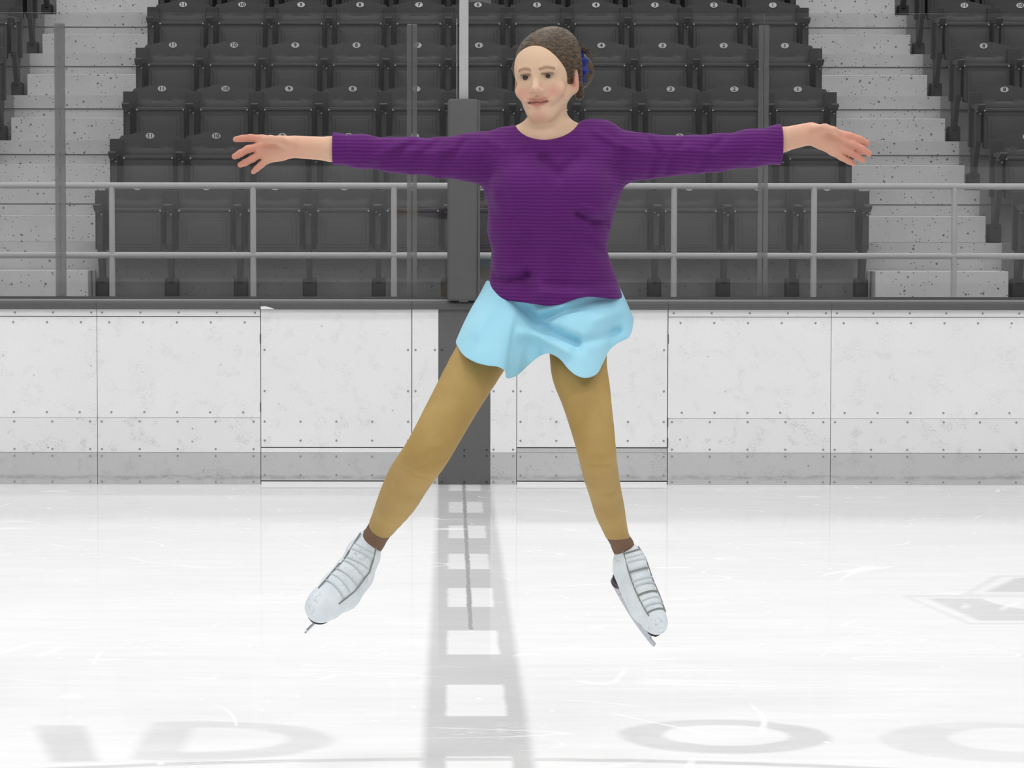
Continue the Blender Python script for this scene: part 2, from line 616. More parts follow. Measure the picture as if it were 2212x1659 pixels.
for py in (972, 985, 1041): screws(mb, [xs[4] + .02, (xs[4] + xs[5]) / 2, xs[5] - .02], Z(py))
screws(mb, [xs[4] + .02, xs[5] - .02], Z(756))
mb.build('facing', [M_['redboard'], M_['dark']], e).data.transform(off)
mb = MB()
mb.prism([(-.022, zt - .001), (-.022, zc - .012), (-.014, zc - .003), (-.004, zc), (.10, zc), (.10, zt)], 'x', xs[4], xs[5], 0)
mb.build('cap_rail', [M_['cap']], e).data.transform(off)
gate(xs[6], xs[7], 'white gate behind the raised right leg, darker sill strip', False, False)
panel(xs[7], xs[8], 'white scuffed rink board panel just right of the right gate')
panel(xs[8], xs[9], 'wide white rink board panel at the right edge, below the right aisle', 7)

# ----------------------------------------------------------------- glass, supports, pole
zg0 = Z(641, .06); zg1 = Z(28.5, .06)
edges = [X(-760), X(129.5), X(889.5), X(988.5), X(1012), X(1647), X(2400)]
glab = ['rink glass pane left of the grey glass support', 'wide rink glass pane before the left half of the numbered seats',
        'narrow rink glass pane between clear support and pole', None, 'rink glass pane right of the pole, behind the skater',
        'rink glass pane in front of the right aisle']
for i in range(6):
    if glab[i] is None: continue
    x0, x1 = edges[i] + .0035, edges[i + 1] - .0035
    mb = MB()
    y0, y1 = .055, .067
    vs = [(x, y, z) for x in (x0, x1) for y in (y0, y1) for z in (zg0, zg1)]
    mb.add(vs, [(0, 4, 5, 1), (2, 3, 7, 6)], 0)
    mb.add(vs, [(0, 1, 3, 2), (4, 6, 7, 5), (0, 2, 6, 4), (1, 5, 7, 3)], 1)
    mb2 = mb
    o = mb.build('rink_glass', [M_['glass'], M_['glass_edge']])
    tag(o, glab[i], 'glass', 'panes of the rink glass')
slabs = [(130.5, 'grey_support', 50, 'grey vertical glass support in front of the left aisle'),
         (889.5, 'clear_support', 51, 'clear vertical glass support left of the pole'),
         (1647, 'clear_support', 52, 'clear vertical glass support right of the skater, by the number one seats')]
for px, mt, ptop, lb in slabs:
    x = X(px)
    e = empty('glass_support', (x, .05, zg0), lb, 'glass support', 'vertical supports of the rink glass')
    off = Matrix.Translation(-Vector(e.location))
    for s in (-1, 1):
        mb = MB(); a, c = sorted((x + s * .003, x + s * .0295))
        mb.box(a, c, .043, .052, zg0, Z(ptop), 0, .002); mb.build('strip', [M_[mt]], e).data.transform(off)
    mb = MB(); mb.box(x - .028, x + .028, .07, .078, zg0, Z(ptop), 0); mb.build('back_strip', [M_['clear_support']], e).data.transform(off)

# sill under the glass
mb = MB(); mb.box(X(-1100), X(2900), .03, .092, zc, Z(647), 0)
o = mb.build('sill_channel', [M_['aluminium']]); tag(o, 'light aluminium channel along the top of the boards', 'trim', kind='structure')
mb = MB(); mb.box(X(-1100), X(2900), .036, .088, Z(647), zg0, 0)
o = mb.build('sill_gasket', [M_['gasket']]); tag(o, 'dark gasket strip holding the glass', 'trim', kind='structure')

# padded pole
xp = X(1002, 0, 300)
e = empty('padded_pole', (xp, .0, 1.0), 'pale square pole with a dark grey pad around its lower part', 'pole')
off = Matrix.Translation(-Vector(e.location))
mb = MB(); mb.box(X(992, .0, 100), X(1012, .0, 100), -.01, .03, 1.06, 4.4, 0, .003); mb.build('post', [M_['pole']], e).data.transform(off)
mb = MB()
x0, x1 = X(966.5, -.06, 430), X(1032, -.06, 430)
mb.box(x0, x1, -.075, .035, Z(650, -.075), Z(213, -.075), 0, .02)
pad = mb.build('pad', [M_['pad']], e, smooth=True)
for v in pad.data.vertices:
    t = (v.co.z - Z(650)) / (Z(213) - Z(650))
    v.co.x += (t - .5) * .008 * (1 if v.co.x > xp else .2)
pad.data.transform(off)
mb = MB(); mb.box(X(1031.5, -.05, 430), X(1037, -.05, 430), -.06, .03, Z(640, -.075), Z(215, -.075), 0, .004)
sp = mb.build('pad_flap', [M_['pad']], e); sp.data.transform(off)
mb = MB(); mb.tube([(X(987, .0, 60), .0, Z(40)), (X(987, .0, 200), .0, Z(213))], .0018, 6); mb.build('cord', [M_['aluminium']], e).data.transform(off)
mb = MB()
poly = [(X(1012), Z(-14)), (X(1059), Z(-14)), (X(1059), Z(9)), (X(1050), Z(6)), (X(1040), Z(4)), (X(1012), Z(4))]
mb.prism(poly, 'y', -.005, .02, 0); mb.build('bracket', [M_['cap']], e).data.transform(off)

# ----------------------------------------------------------------- concrete tiers and aisle steps
FL0, RISE, DEP = .978, .413, .90
YR0 = 4.88                        # riser behind the first row


def floor_z(k): return FL0 + RISE * k
def riser_y(k): return YR0 + DEP * k     # riser at the back of row k


LA, RA = (-3.72, -2.62), (3.08, 4.145)
for k in range(0, 9):
    mb = MB()
    y0 = 1.95 if k == 0 else riser_y(k - 1)
    y1 = riser_y(k) + .05 if k < 8 else riser_y(k) + 1
    z0 = -.1 if k == 0 else floor_z(k - 1) - .05
    z1 = floor_z(k)
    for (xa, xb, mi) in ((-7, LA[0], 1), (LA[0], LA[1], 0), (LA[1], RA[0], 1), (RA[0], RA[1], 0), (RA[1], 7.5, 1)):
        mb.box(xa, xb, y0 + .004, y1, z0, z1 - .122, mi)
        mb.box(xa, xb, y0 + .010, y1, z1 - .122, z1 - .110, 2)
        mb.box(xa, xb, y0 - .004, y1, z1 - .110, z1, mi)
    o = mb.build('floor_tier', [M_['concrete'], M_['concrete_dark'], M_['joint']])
    tag(o, 'concrete seating tier, level %d of the stand' % (k + 1), 'tier', 'tiers of the stand', 'structure')
ordn = ['lowest', 'second lowest', 'third', 'fourth', 'fifth', 'sixth', 'seventh']
for side, (xa, xb) in (('left', (-3.68, -2.69)), ('right', (3.13, 4.115))):
    for k in range(7):
        mb = MB()
        y1 = riser_y(k); y0 = y1 - .42
        mb.box(xa, xb, y0, y1 - .001, floor_z(k), floor_z(k) + RISE / 2, 0, .006)
        o = mb.build('concrete_step', [M_['concrete']])
        nm = ordn[k] + (' counted from the bottom' if k > 1 else '')
        tag(o, 'pitted pale concrete step in the %s aisle, %s' % (side, nm), 'step', 'concrete steps in the %s aisle' % side)

# guard rail
YG = 2.05
e = empty('guard_railing', (X(1000, YG), YG, FL0), 'grey pipe railing with two rails in front of the lowest seats', 'railing')
off = Matrix.Translation(-Vector(e.location))
rr = .0205
zr1 = Z(401.5, YG); zr2 = Z(552, YG)
for nm, zz in (('top_rail', zr1), ('middle_rail', zr2)):
    mb = MB(); mb.tube([(-4.6, YG, zz), (5.0, YG, zz)], rr, 16); mb.build(nm, [M_['rail']], e, True).data.transform(off)
for px in (-364, -61, 242, 547, 851, 1154, 1456, 1758, 2061, 2364):
    x = X(px, YG, 500)
    mb = MB(); mb.tube([(x, YG, FL0), (x, YG, zr1 - .005)], .0195, 14); mb.build('post', [M_['rail']], e, True).data.transform(off)

# ----------------------------------------------------------------- stadium seats
def sharp_smooth(o): return o


def backrest_mesh():
    nx, nz = 25, 22
    hw = .243
    front, zz = [], []
    vs = []
    for i in range(nx):
        u = -1 + 2 * i / (nx - 1)
        x = u * hw
        cre = max(0, math.cos(min(1, abs(x) / .20) * PI / 2)) ** 1.2
        zt_ = .826 + .036 * cre - .03 * max(0, abs(u) - .93) / .07
        for j in range(nz):
            t = j / (nz - 1)
            z = .40 + (zt_ - .40) * t
            y = (z - .55) * .10 - .03 + .35 * x * x * -1 * .5 + .0
            inn = max(0, min(1, (.185 - abs(x)) / .012))
            if z < .722:
                y -= .016 * inn * min(1, (.722 - z) / .006 + .0)
            else:
                y += .004 * inn * max(0, 1 - (z - .722) / .05)
            vs.append((x, y, z))
    n = len(vs)
    back = [(x * .99, y + .03, z - (.004 if True else 0)) for x, y, z in vs]
    fs = []
    idx = lambda i, j: i * nz + j
    for i in range(nx - 1):
        for j in range(nz - 1):
            fs.append((idx(i, j), idx(i + 1, j), idx(i + 1, j + 1), idx(i, j + 1)))
            fs.append((n + idx(i, j), n + idx(i, j + 1), n + idx(i + 1, j + 1), n + idx(i + 1, j)))
    for i in range(nx - 1):
        for j in (0, nz - 1):
            fs.append((idx(i, j), n + idx(i, j), n + idx(i + 1, j), idx(i + 1, j)))
    for j in range(nz - 1):
        for i in (0, nx - 1):
            fs.append((idx(i, j), idx(i, j + 1), n + idx(i, j + 1), n + idx(i, j)))
    return vs + back, fs


def make_seat_meshes():
    me = {}
    mb = MB(); v, f = backrest_mesh(); mb.add(v, f)
    o = mb.build('backrest', [M_['seat']], None, True); me['backrest'] = o
    # folded pan
    mb = MB()
    mb.box(-.197, .197, -.155, -.095, .345, .668, 0, .014)
    mb.box(-.165, .165, -.163, -.150, .375, .60, 0, .006)
    mb.box(-.135, .135, -.168, -.160, .395, .575, 0, .004)
    mb.box(-.197, .197, -.168, -.14, .640, .668, 0, .008)
    for x in (-.186, .186): mb.disc((x, -.1685, .648), .0065, mi=1, h=.004)
    o = mb.build('seat_pan', [M_['seat'], M_['bolt']], None, True)
    sh = o.data
    for vv in sh.vertices:
        vv.co.y += (vv.co.z - .5) * .10
    me['seat_pan'] = o
    # stanchion between seats
    mb = MB()
    prof = [(-.16, .30), (-.21, .40), (-.20, .655), (.0, .655), (.06, .80), (.085, .80), (.05, .36), (.0, .12), (-.07, .12)]
    mb.prism(prof, 'x', -.019, .019, 0)
    mb.box(-.050, .050, -.06, -.01, .36, .66, 0, .006)
    mb.box(-.052, .052, -.055, -.02, .66, .80, 0, .004)
    for (x, y, z) in ((-.012, -.205, .64), (.014, -.205, .62), (-.008, -.19, .455), (-.010, -.165, .345)):
        mb.disc((x, y, z), .007, mi=1, h=.004)
    o = mb.build('stanchion', [M_['seat_iron'], M_['bolt']], None, False); me['stanchion'] = o
    mb = MB()
    prof = [(-.345, .672), (-.355, .684), (-.345, .694), (-.10, .700), (.03, .694), (.03, .676), (-.20, .655), (-.27, .64)]
    mb.prism(prof, 'x', -.029, .029, 0)
    o = mb.build('armrest', [M_['seat']], None, False); me['armrest'] = o
    mb = MB()
    mb.box(-.051, .051, -.10, .02, .0, .150, 0, .016)
    mb.box(-.018, .018, -.07, -.01, .10, .36, 0, .004)
    o = mb.build('foot', [M_['seat_iron']], None, True); me['foot'] = o
    # oval number plate
    mb = MB(); mb.disc((0, -.0, 0), .0335, n=28, h=.004, ry=.0225)
    o = mb.build('number_plate', [M_['plate']], None, False); me['number_plate'] = o
    return me


SEAT = make_seat_meshes()
PROTO = {}
for k, o in SEAT.items():
    PROTO[k] = o.data
    bpy.data.objects.remove(o)

NUM = {}


def numeral_mesh(n):
    if n in NUM: return NUM[n]
    cu = bpy.data.curves.new('numeral', 'FONT')
    cu.body = str(n); cu.size = .041; cu.align_x = 'CENTER'; cu.align_y = 'CENTER'
    cu.extrude = .0008; cu.offset = .0009; cu.resolution_u = 4
    ob = bpy.data.objects.new('numeral_tmp', cu); C.objects.link(ob)
    dg = bpy.context.evaluated_depsgraph_get()
    me = bpy.data.meshes.new_from_object(ob.evaluated_get(dg))
    bpy.data.objects.remove(ob)
    me.materials.clear(); me.materials.append(M_['numeral'])
    me.transform(Matrix.Rotation(PI / 2, 4, 'X'))
    me.transform(Matrix.Scale(1.15, 4, Vector((1, 0, 0))))
    NUM[n] = me
    return me


def child(name, me, par, loc=(0, 0, 0)):
    o = bpy.data.objects.new(name, me); C.objects.link(o); o.parent = par; o.location = loc
    return o


rown = ['front', 'second', 'third', 'fourth', 'fifth', 'sixth', 'seventh']
YS0 = 4.68


def seat(x, k, num, label, group, sides, sw=.257):
    e = empty('stadium_seat', (x, YS0 + DEP * k, floor_z(k)), label, 'seat', group)
    child('backrest', PROTO['backrest'], e)
    child('seat_pan', PROTO['seat_pan'], e)
    for s in sides:
        child('stanchion', PROTO['stanchion'], e, (s * sw, 0, 0))
        child('armrest', PROTO['armrest'], e, (s * sw, 0, 0))
        child('foot', PROTO['foot'], e, (s * sw, .05, 0))
    if num:
        p = child('number_plate', PROTO['number_plate'], e, (0, -.005, .825))
        child('numeral', numeral_mesh(num), p, (0, -.0045, 0))
    return e


for k in range(6):
    for i in range(1, 12):
        x = 2.797 - .5145 * (i - 1)
        lb = 'dark folding stadium seat numbered %d in the %s row of the centre block' % (i, rown[k])
        seat(x, k, i, lb, 'seats of the centre block', (1, -1) if i == 11 else (1,))
rn = {0: None, 1: 8, 2: 8, 3: 8, 4: 11, 5: 11}
for k in range(7):
    n = rn.get(k)
    t = ('numbered %d ' % n) if n else ''
    seat(4.468, k, n, 'dark folding seat %sin the %s row, first one right of the right aisle' % (t, rown[k]), 'seats right of the right aisle', (-1, 1), .245)
for k, n in ((3, None), (4, 10), (5, 10)):
    t = ('numbered %d ' % n) if n else ''
    seat(4.955, k, n, 'dark folding seat %sin the %s row, second one right of the right aisle' % (t, rown[k]), 'seats right of the right aisle', (1,), .245)
for k in (2, 3, 4, 5, 6):
    seat(-4.055, k, None, 'dark folding seat in the %s row, beside the left aisle on its left' % rown[k], 'seats left of the left aisle', (1, -1))


# ================================================================= the skater
YP = CAM.y + 7.03                 # how far along the ice she is


def P(px, py, d=0.0):
    """Point of the skater: d metres behind (+) or in front (-) of her middle plane."""
    p = at(px, py, YP + d)
    return np.array((p.x, p.y, p.z))


def rp(r, d=0.0):
    return r * (7.03 + d) / F


class Vol:
    """Signed-distance grid that shapes are blended into, turned into one closed surface."""

    def __init__(self, lo, hi, h):
        self.lo = np.array(lo, float); self.h = h
        self.n = np.ceil((np.array(hi) - self.lo) / h).astype(int) + 1
        self.F = np.full(self.n, .06, np.float32)

    def sub(self, lo, hi):
        a = np.clip(np.floor((np.array(lo) - self.lo) / self.h).astype(int), 0, self.n)
        b = np.clip(np.ceil((np.array(hi) - self.lo) / self.h).astype(int) + 1, 0, self.n)
        sl = tuple(slice(i, j) for i, j in zip(a, b))
        ax = [(self.lo[i] + self.h * np.arange(a[i], b[i])).astype(np.float32) for i in range(3)]
        return sl, ax[0][:, None, None], ax[1][None, :, None], ax[2][None, None, :]

    def blend(self, lo, hi, fn, k, cut=False):
        m_ = .025 + k
        sl, x, y, z = self.sub(np.array(lo) - m_, np.array(hi) + m_)
        A = self.F[sl]
        if A.size == 0: return
        B = fn(x, y, z).astype(np.float32)
        if cut:
            B = -B
            if k > 0:
                hh = np.clip(.5 - .5 * (B - A) / k, 0, 1)
                self.F[sl] = B + (A - B) * hh + k * hh * (1 - hh)
            else:
                self.F[sl] = np.maximum(A, B)
        else:
            if k > 0:
                hh = np.clip(.5 + .5 * (B - A) / k, 0, 1)
                self.F[sl] = B + (A - B) * hh - k * hh * (1 - hh)
            else:
                self.F[sl] = np.minimum(A, B)

    def cone(self, a, b, ra, rb, k=.01, cut=False, flat=None):
        """Tapered limb from a to b; flat=(axis, factor) squeezes it along an axis."""
        a = np.array(a, float); b = np.array(b, float)
        d = b - a; L2 = float(d @ d) + 1e-12
        fl = None
        if flat is not None:
            fl = (np.array(flat[0]) / np.linalg.norm(flat[0]), flat[1])

        def fn(x, y, z):
            px, py, pz = x - a[0], y - a[1], z - a[2]
            t = np.clip((px * d[0] + py * d[1] + pz * d[2]) / L2, 0, 1)
            qx, qy, qz = px - t * d[0], py - t * d[1], pz - t * d[2]
            rr_ = ra + (rb - ra) * t
            q2 = qx * qx + qy * qy + qz * qz
            if fl is not None:
                n_, f_ = fl
                q = qx * n_[0] + qy * n_[1] + qz * n_[2]
                q2 = q2 + q * q * (1 / (f_ * f_) - 1)
                return (np.sqrt(q2) - rr_) * min(1, (f_ + 1) / 2)
            return np.sqrt(q2) - rr_
        r = max(ra, rb)
        self.blend(np.minimum(a, b) - r, np.maximum(a, b) + r, fn, k, cut)

    def chain(self, pts, rs, k=.01, cut=False, flat=None):
        for i in range(len(pts) - 1):
            self.cone(pts[i], pts[i + 1], rs[i], rs[i + 1], k, cut, flat)

    def ball(self, c, r, k=.01, cut=False, M=None):
        """Ellipsoid; the rows of M are its axes."""
        c = np.array(c, float); r = np.array(r if hasattr(r, '__len__') else (r, r, r), float)
        Mx = np.eye(3) if M is None else np.array(M)
        ext = np.sqrt(((Mx.T * r) ** 2).sum(1))

        def fn(x, y, z):
            p = (x - c[0], y - c[1], z - c[2])
            k0 = 0; k1 = 0
            for i in range(3):
                q = Mx[i, 0] * p[0] + Mx[i, 1] * p[1] + Mx[i, 2] * p[2]
                k0 = k0 + (q / r[i]) ** 2; k1 = k1 + (q / r[i] ** 2) ** 2
            k0 = np.sqrt(k0); k1 = np.sqrt(k1)
            return np.where(k1 < 1e-6, -r.min(), k0 * (k0 - 1) / np.maximum(k1, 1e-6))
        self.blend(c - ext, c + ext, fn, k, cut)

    def cut_where(self, fn):
        """Keep only where fn <= 0."""
        sl, x, y, z = self.sub(self.lo, self.lo + self.h * self.n)
        self.F = np.maximum(self.F, np.broadcast_to(fn(x, y, z), self.F.shape).astype(np.float32))

    def mesh(self, smooth=1):
        Fd = self.F; n = np.array(Fd.shape)
        neg = Fd < 0
        cnt = np.zeros(n - 1, np.uint8)
        for i in (0, 1):
            for j in (0, 1):
                for k in (0, 1):
                    cnt += neg[i:n[0] - 1 + i, j:n[1] - 1 + j, k:n[2] - 1 + k]
        act = (cnt > 0) & (cnt < 8)
        idx = np.argwhere(act)
        vid = np.full(n - 1, -1, np.int32)
        vid[act] = np.arange(len(idx))
        cor = np.array([(i, j, k) for i in (0, 1) for j in (0, 1) for k in (0, 1)])
        val = np.stack([Fd[idx[:, 0] + c[0], idx[:, 1] + c[1], idx[:, 2] + c[2]] for c in cor], 1)
        acc = np.zeros((len(idx), 3)); num = np.zeros(len(idx))
        for a in range(8):
            for b_ in range(a + 1, 8):
                if np.abs(cor[a] - cor[b_]).sum() != 1: continue
                s = (val[:, a] < 0) != (val[:, b_] < 0)
                t = val[s, a] / (val[s, a] - val[s, b_])
                acc[s] += cor[a] + t[:, None] * (cor[b_] - cor[a]); num[s] += 1
        v = (idx + acc / num[:, None]) * self.h + self.lo
        faces = []
        for ax in range(3):
            o1, o2 = (ax + 1) % 3, (ax + 2) % 3
            s0 = [slice(None)] * 3; s1 = [slice(None)] * 3
            s0[ax] = slice(0, n[ax] - 1); s1[ax] = slice(1, n[ax])
            ch = neg[tuple(s0)] != neg[tuple(s1)]
            e = np.argwhere(ch)
            ok = (e[:, o1] > 0) & (e[:, o2] > 0) & (e[:, o1] < n[o1] - 1) & (e[:, o2] < n[o2] - 1)
            e = e[ok]
            inside = neg[tuple(s0)][e[:, 0], e[:, 1], e[:, 2]]
            q = []
            for d1, d2 in ((-1, -1), (0, -1), (0, 0), (-1, 0)):
                c = e.copy(); c[:, o1] += d1; c[:, o2] += d2
                q.append(vid[c[:, 0], c[:, 1], c[:, 2]])
            q = np.stack(q, 1)
            q[~inside] = q[~inside][:, ::-1]
            faces.append(q)
        f = np.concatenate(faces)
        f = f[(f >= 0).all(1)]
        for _ in range(smooth):
            s = np.zeros_like(v); c = np.zeros(len(v))
            for a, b_ in ((0, 1), (1, 2), (2, 3), (3, 0)):
                np.add.at(s, f[:, a], v[f[:, b_]]); np.add.at(c, f[:, a], 1)
                np.add.at(s, f[:, b_], v[f[:, a]]); np.add.at(c, f[:, b_], 1)
            v = v * .5 + (s / np.maximum(c, 1)[:, None]) * .5
        return v, f


def vol_object(name, vol, mats, parent, smooth=1, colour=None):
    v, f = vol.mesh(smooth)
    me = bpy.data.meshes.new(name)
    base = np.array(SKATER.location)
    vv = v - base
    me.vertices.add(len(vv)); me.vertices.foreach_set('co', vv.astype(np.float32).ravel())
    me.loops.add(len(f) * 4); me.polygons.add(len(f))
    me.loops.foreach_set('vertex_index', f.astype(np.int32).ravel())
    me.polygons.foreach_set('loop_start', np.arange(0, len(f) * 4, 4, dtype=np.int32))
    me.polygons.foreach_set('use_smooth', np.ones(len(f), bool))
    for m_ in (mats if isinstance(mats, list) else [mats]): me.materials.append(m_)
    me.update(calc_edges=True); me.validate()
    if colour is not None:
        ca = me.color_attributes.new('skin', 'FLOAT_COLOR', 'POINT')
        col = np.ones((len(v), 4), np.float32); col[:, :3] = colour(v)
        ca.data.foreach_set('color', col.ravel())
    o = bpy.data.objects.new(name, me); C.objects.link(o)
    o.parent = parent
    return o


base_p = P(1175, 1365)
SKATER = empty('person', (base_p[0], base_p[1], base_p[2]), 'jumping skater with both arms spread, purple sweater, light blue skirt and tan tights', 'person')

# ---- head frame: x to the viewer's right, y towards the viewer, z up, origin between the eyes
HO = P(1158, 165, -.075)
yaw, pit, rol = math.radians(-17), math.radians(2), math.radians(-3)
Rz = np.array(((math.cos(yaw), -math.sin(yaw), 0), (math.sin(yaw), math.cos(yaw), 0), (0, 0, 1)))


def rotm(ax, a):
    return np.array(Matrix.Rotation(a, 3, ax))


# local (x, y towards viewer, z) -> world (x, -y, z) then turn
HR = rotm('Z', yaw) @ rotm('Y', rol) @ rotm('X', pit)


def hp(x, y, z):
    return HO + HR @ np.array((x, -y, z))


HM = (HR @ np.diag((1, -1, 1))).T         # rows: head axes in world

lo = P(495, 1372, .0) - np.array((.03, .40, .03)); hi = P(1890, 50, 0) + np.array((.03, .36, .03))


def hands_and_arms(B):
    # her right arm (left in the picture)
    sh = P(1075, 335, .02); el = P(890, 338, .035); wr = P(716, 322, .01); we = P(636, 317, .0)
    B.chain([sh, el, wr], [.046, .034, .030], .02)
    B.cone(wr, we, rp(26), rp(24), .01, flat=((0, 1, 0), .78))
    kn = [P(566, 300, -.012), P(560, 317, -.016), P(563, 332, -.014), P(578, 345, -.008)]
    for q, r in zip(kn, (.0115, .0118, .0112, .0105)):
        w = we + (q - we) * .10
        B.cone(w, q, .016, r, .014)
    B.ball(P(602, 322, -.002), (.036, .014, .030), .012)
    B.ball(P(612, 306, -.014), (.026, .013, .013), .012)
    fg = [[(566, 300, -.012), (541, 298, -.018), (524, 299, -.020), (509, 301, -.018)],
          [(560, 317, -.016), (536, 322, -.026), (520, 331, -.030), (507, 338, -.028)],
          [(563, 332, -.014), (545, 343, -.022), (530, 351, -.026), (519, 356, -.024)],
          [(578, 345, -.008), (564, 356, -.014), (555, 364, -.016), (547, 371, -.014)]]
    for fpts, r in zip(fg, (8.2, 8.6, 8.0, 7.2)):
        B.chain([P(*q) for q in fpts], [rp(r * 1.05), rp(r), rp(r * .92), rp(r * .82)], .004)
    B.chain([P(628, 312, -.020), P(604, 303, -.040), P(584, 301, -.048), P(570, 301, -.048)], [.013, .0105, .0095, .008], .008)
    # her left arm (right in the picture)
    sh = P(1325, 335, .02); el = P(1500, 335, .035); wr = P(1688, 302, .01); we = P(1752, 288, .0)
    B.chain([sh, el, wr], [.046, .034, .030], .02)
    B.cone(wr, we, rp(26), rp(24), .01, flat=((0, 1, 0), .78))
    kn = [P(1815, 290, -.012), P(1816, 304, -.016), P(1809, 318, -.014), P(1798, 328, -.008)]
    for q, r in zip(kn, (.0115, .0118, .0112, .0105)):
        w = we + (q - we) * .10
        B.cone(w, q, .016, r, .014)
    B.ball(P(1780, 298, -.002), (.036, .014, .028), .012)
    B.ball(P(1778, 284, -.014), (.026, .013, .013), .012)
    fg = [[(1815, 290, -.012), (1838, 294, -.024), (1857, 301, -.030), (1873, 309, -.030)],
          [(1816, 304, -.016), (1843, 312, -.030), (1862, 322, -.037), (1877, 332, -.036)],
          [(1809, 318, -.014), (1836, 329, -.026), (1852, 338, -.032), (1864, 346, -.031)],
          [(1798, 328, -.008), (1818, 340, -.016), (1833, 348, -.020), (1844, 354, -.019)]]
    for fpts, r in zip(fg, (8.2, 8.6, 8.0, 7.2)):
        B.chain([P(*q) for q in fpts], [rp(r * 1.05), rp(r), rp(r * .92), rp(r * .82)], .004)
    B.chain([P(1760, 280, -.020), P(1782, 277, -.040), P(1800, 282, -.048), P(1813, 289, -.048)], [.013, .0105, .0095, .008], .008)


LLEG = [(1094, 690, .02, 56), (1037, 775, -.09, 57), (972, 888, -.17, 51), (924, 975, -.20, 47.5), (886, 1030, -.12, 46), (858, 1082, -.03, 41), (823, 1140, .07, 27), (806, 1166, .10, 25)]
RLEG = [(1250, 690, .02, 64), (1250, 790, -.10, 60), (1264, 850, -.15, 53), (1281, 930, -.20, 44), (1290, 980, -.23, 38), (1297, 1020, -.17, 37), (1309, 1070, -.08, 33), (1319, 1110, -.01, 30), (1335, 1160, .06, 22), (1347, 1184, .08, 20)]


def legs(B, dr, first=0, last=None, k=.02):
    for L in (LLEG, RLEG):
        q = np.array(L[first:last], float)
        m_ = len(q)
        fine = []
        for t in np.linspace(0, m_ - 1, (m_ - 1) * 4 + 1):
            i = min(int(t), m_ - 2); f = t - i
            p0, p1, p2, p3 = q[max(i - 1, 0)], q[i], q[i + 1], q[min(i + 2, m_ - 1)]
            fine.append(.5 * (2 * p1 + (p2 - p0) * f + (2 * p0 - 5 * p1 + 4 * p2 - p3) * f * f + (3 * p1 - p0 - 3 * p2 + p3) * f ** 3))
        B.chain([P(*p[:3]) for p in fine], [rp(p[3], p[2]) * .97 + dr for p in fine], .012)


def head(B):
    b = lambda x, y, z, r, k=.012, cut=False: B.ball(hp(x, y, z), r, k, cut, HM)
    c = lambda p, q, ra, rb, k=.008, cut=False: B.cone(hp(*p), hp(*q), ra, rb, k, cut)
    b(0, -.092, .028, (.073, .094, .084))
    b(0, -.058, .012, (.065, .058, .066), .02)
    b(0, -.056, -.035, (.053, .054, .066), .02)
    b(0, -.034, -.086, (.030, .026, .022), .022)
    for s in (-1, 1):
        c((s * .055, -.090, -.040), (s * .017, -.034, -.094), .017, .016, .02)
        b(s * .043, -.030, -.036, (.021, .018, .018), .016)
        c((s * .012, -.004, .017), (s * .044, -.016, .018), .008, .007, .010)
        b(s * .029, .008, .000, (.016, .016, .011), .010, True)
        c((s * .015, -.010, .0082), (s * .042, -.016, .0068), .0054, .0048, .004)
        c((s * .016, -.0105, -.0088), (s * .041, -.017, -.0072), .0046, .0044, .004)
        c((s * .036, -.022, -.05), (s * .026, -.012, -.062), .012, .010, .014)
        b(s * .0125, .002, -.037, (.0085, .010, .007), .006)
    c((0, -.008, .006), (0, .014, -.031), .0080, .0095, .010)
    b(0, .013, -.034, (.0105, .0095, .0085), .006)
    c((-.026, -.018, -.061), (0, -.003, -.058), .0048, .0062, .006)
    c((.026, -.018, -.060), (0, -.003, -.058), .0048, .0062, .006)
    c((-.022, -.017, -.070), (0, -.005, -.0725), .0050, .0072, .006)
    c((.022, -.017, -.069), (0, -.005, -.0725), .0050, .0072, .006)
    c((-.028, -.010, -.0645), (.0, .004, -.0655), .0026, .0032, .003, True)
    c((.030, -.010, -.0620), (.0, .004, -.0655), .0026, .0032, .003, True)
    for s in (-.0055, .0055):
        b(s, .012, -.0425, (.0028, .004, .0025), .002, True)
    for s in (-1, 1):
        Em = (HR @ rotm('Z', s * math.radians(22)) @ rotm('X', math.radians(-8)) @ np.diag((1, -1, 1))).T
        sy = -.014 if s < 0 else 0
        B.ball(hp(s * .077, -.098 + sy, -.012), (.0085, .019, .031), .006, False, Em)
        B.ball(hp(s * .086, -.090 + sy, -.008), (.006, .010, .017), .006, True, Em)
        B.ball(hp(s * .073, -.092 + sy, -.036), (.007, .010, .012), .006, False, Em)
    # neck
    B.cone(hp(.008, -.094, -.06), P(1183, 285, .015), .043, .045, .016)
    B.cone(P(1183, 285, .02), P(1184, 330, .02), .046, .060, .03)
    for xx, dd in ((1120, .0), (1250, .0)):
        B.cone(P(1183, 278, .03), P(xx, 312, .02), .038, .040, .03)


VB = Vol(lo, hi, .0036)
# torso, pelvis
VB.ball(P(1192, 390, .015), (.145, .068, .15), .03)
VB.ball(P(1190, 335, .02), (.140, .056, .06), .02)
VB.ball(P(1187, 530, .01), (.115, .075, .17), .04)
VB.ball(P(1172, 668, .02), (.132, .070, .080), .012)
VB.cone(P(1085, 330, .02), P(1180, 318, .02), .045, .05, .03)
VB.cone(P(1300, 326, .02), P(1190, 318, .02), .045, .05, .03)
legs(VB, -.006, k=.02)
# feet inside the boots
VB.chain([P(806, 1166, .10), P(775, 1235, .08), P(705, 1305, .01)], [.021, .025, .022], .006)
VB.chain([P(1347, 1184, .08), P(1372, 1250, .06), P(1410, 1335, .0)], [.017, .020, .016], .006)
hands_and_arms(VB)
head(VB)


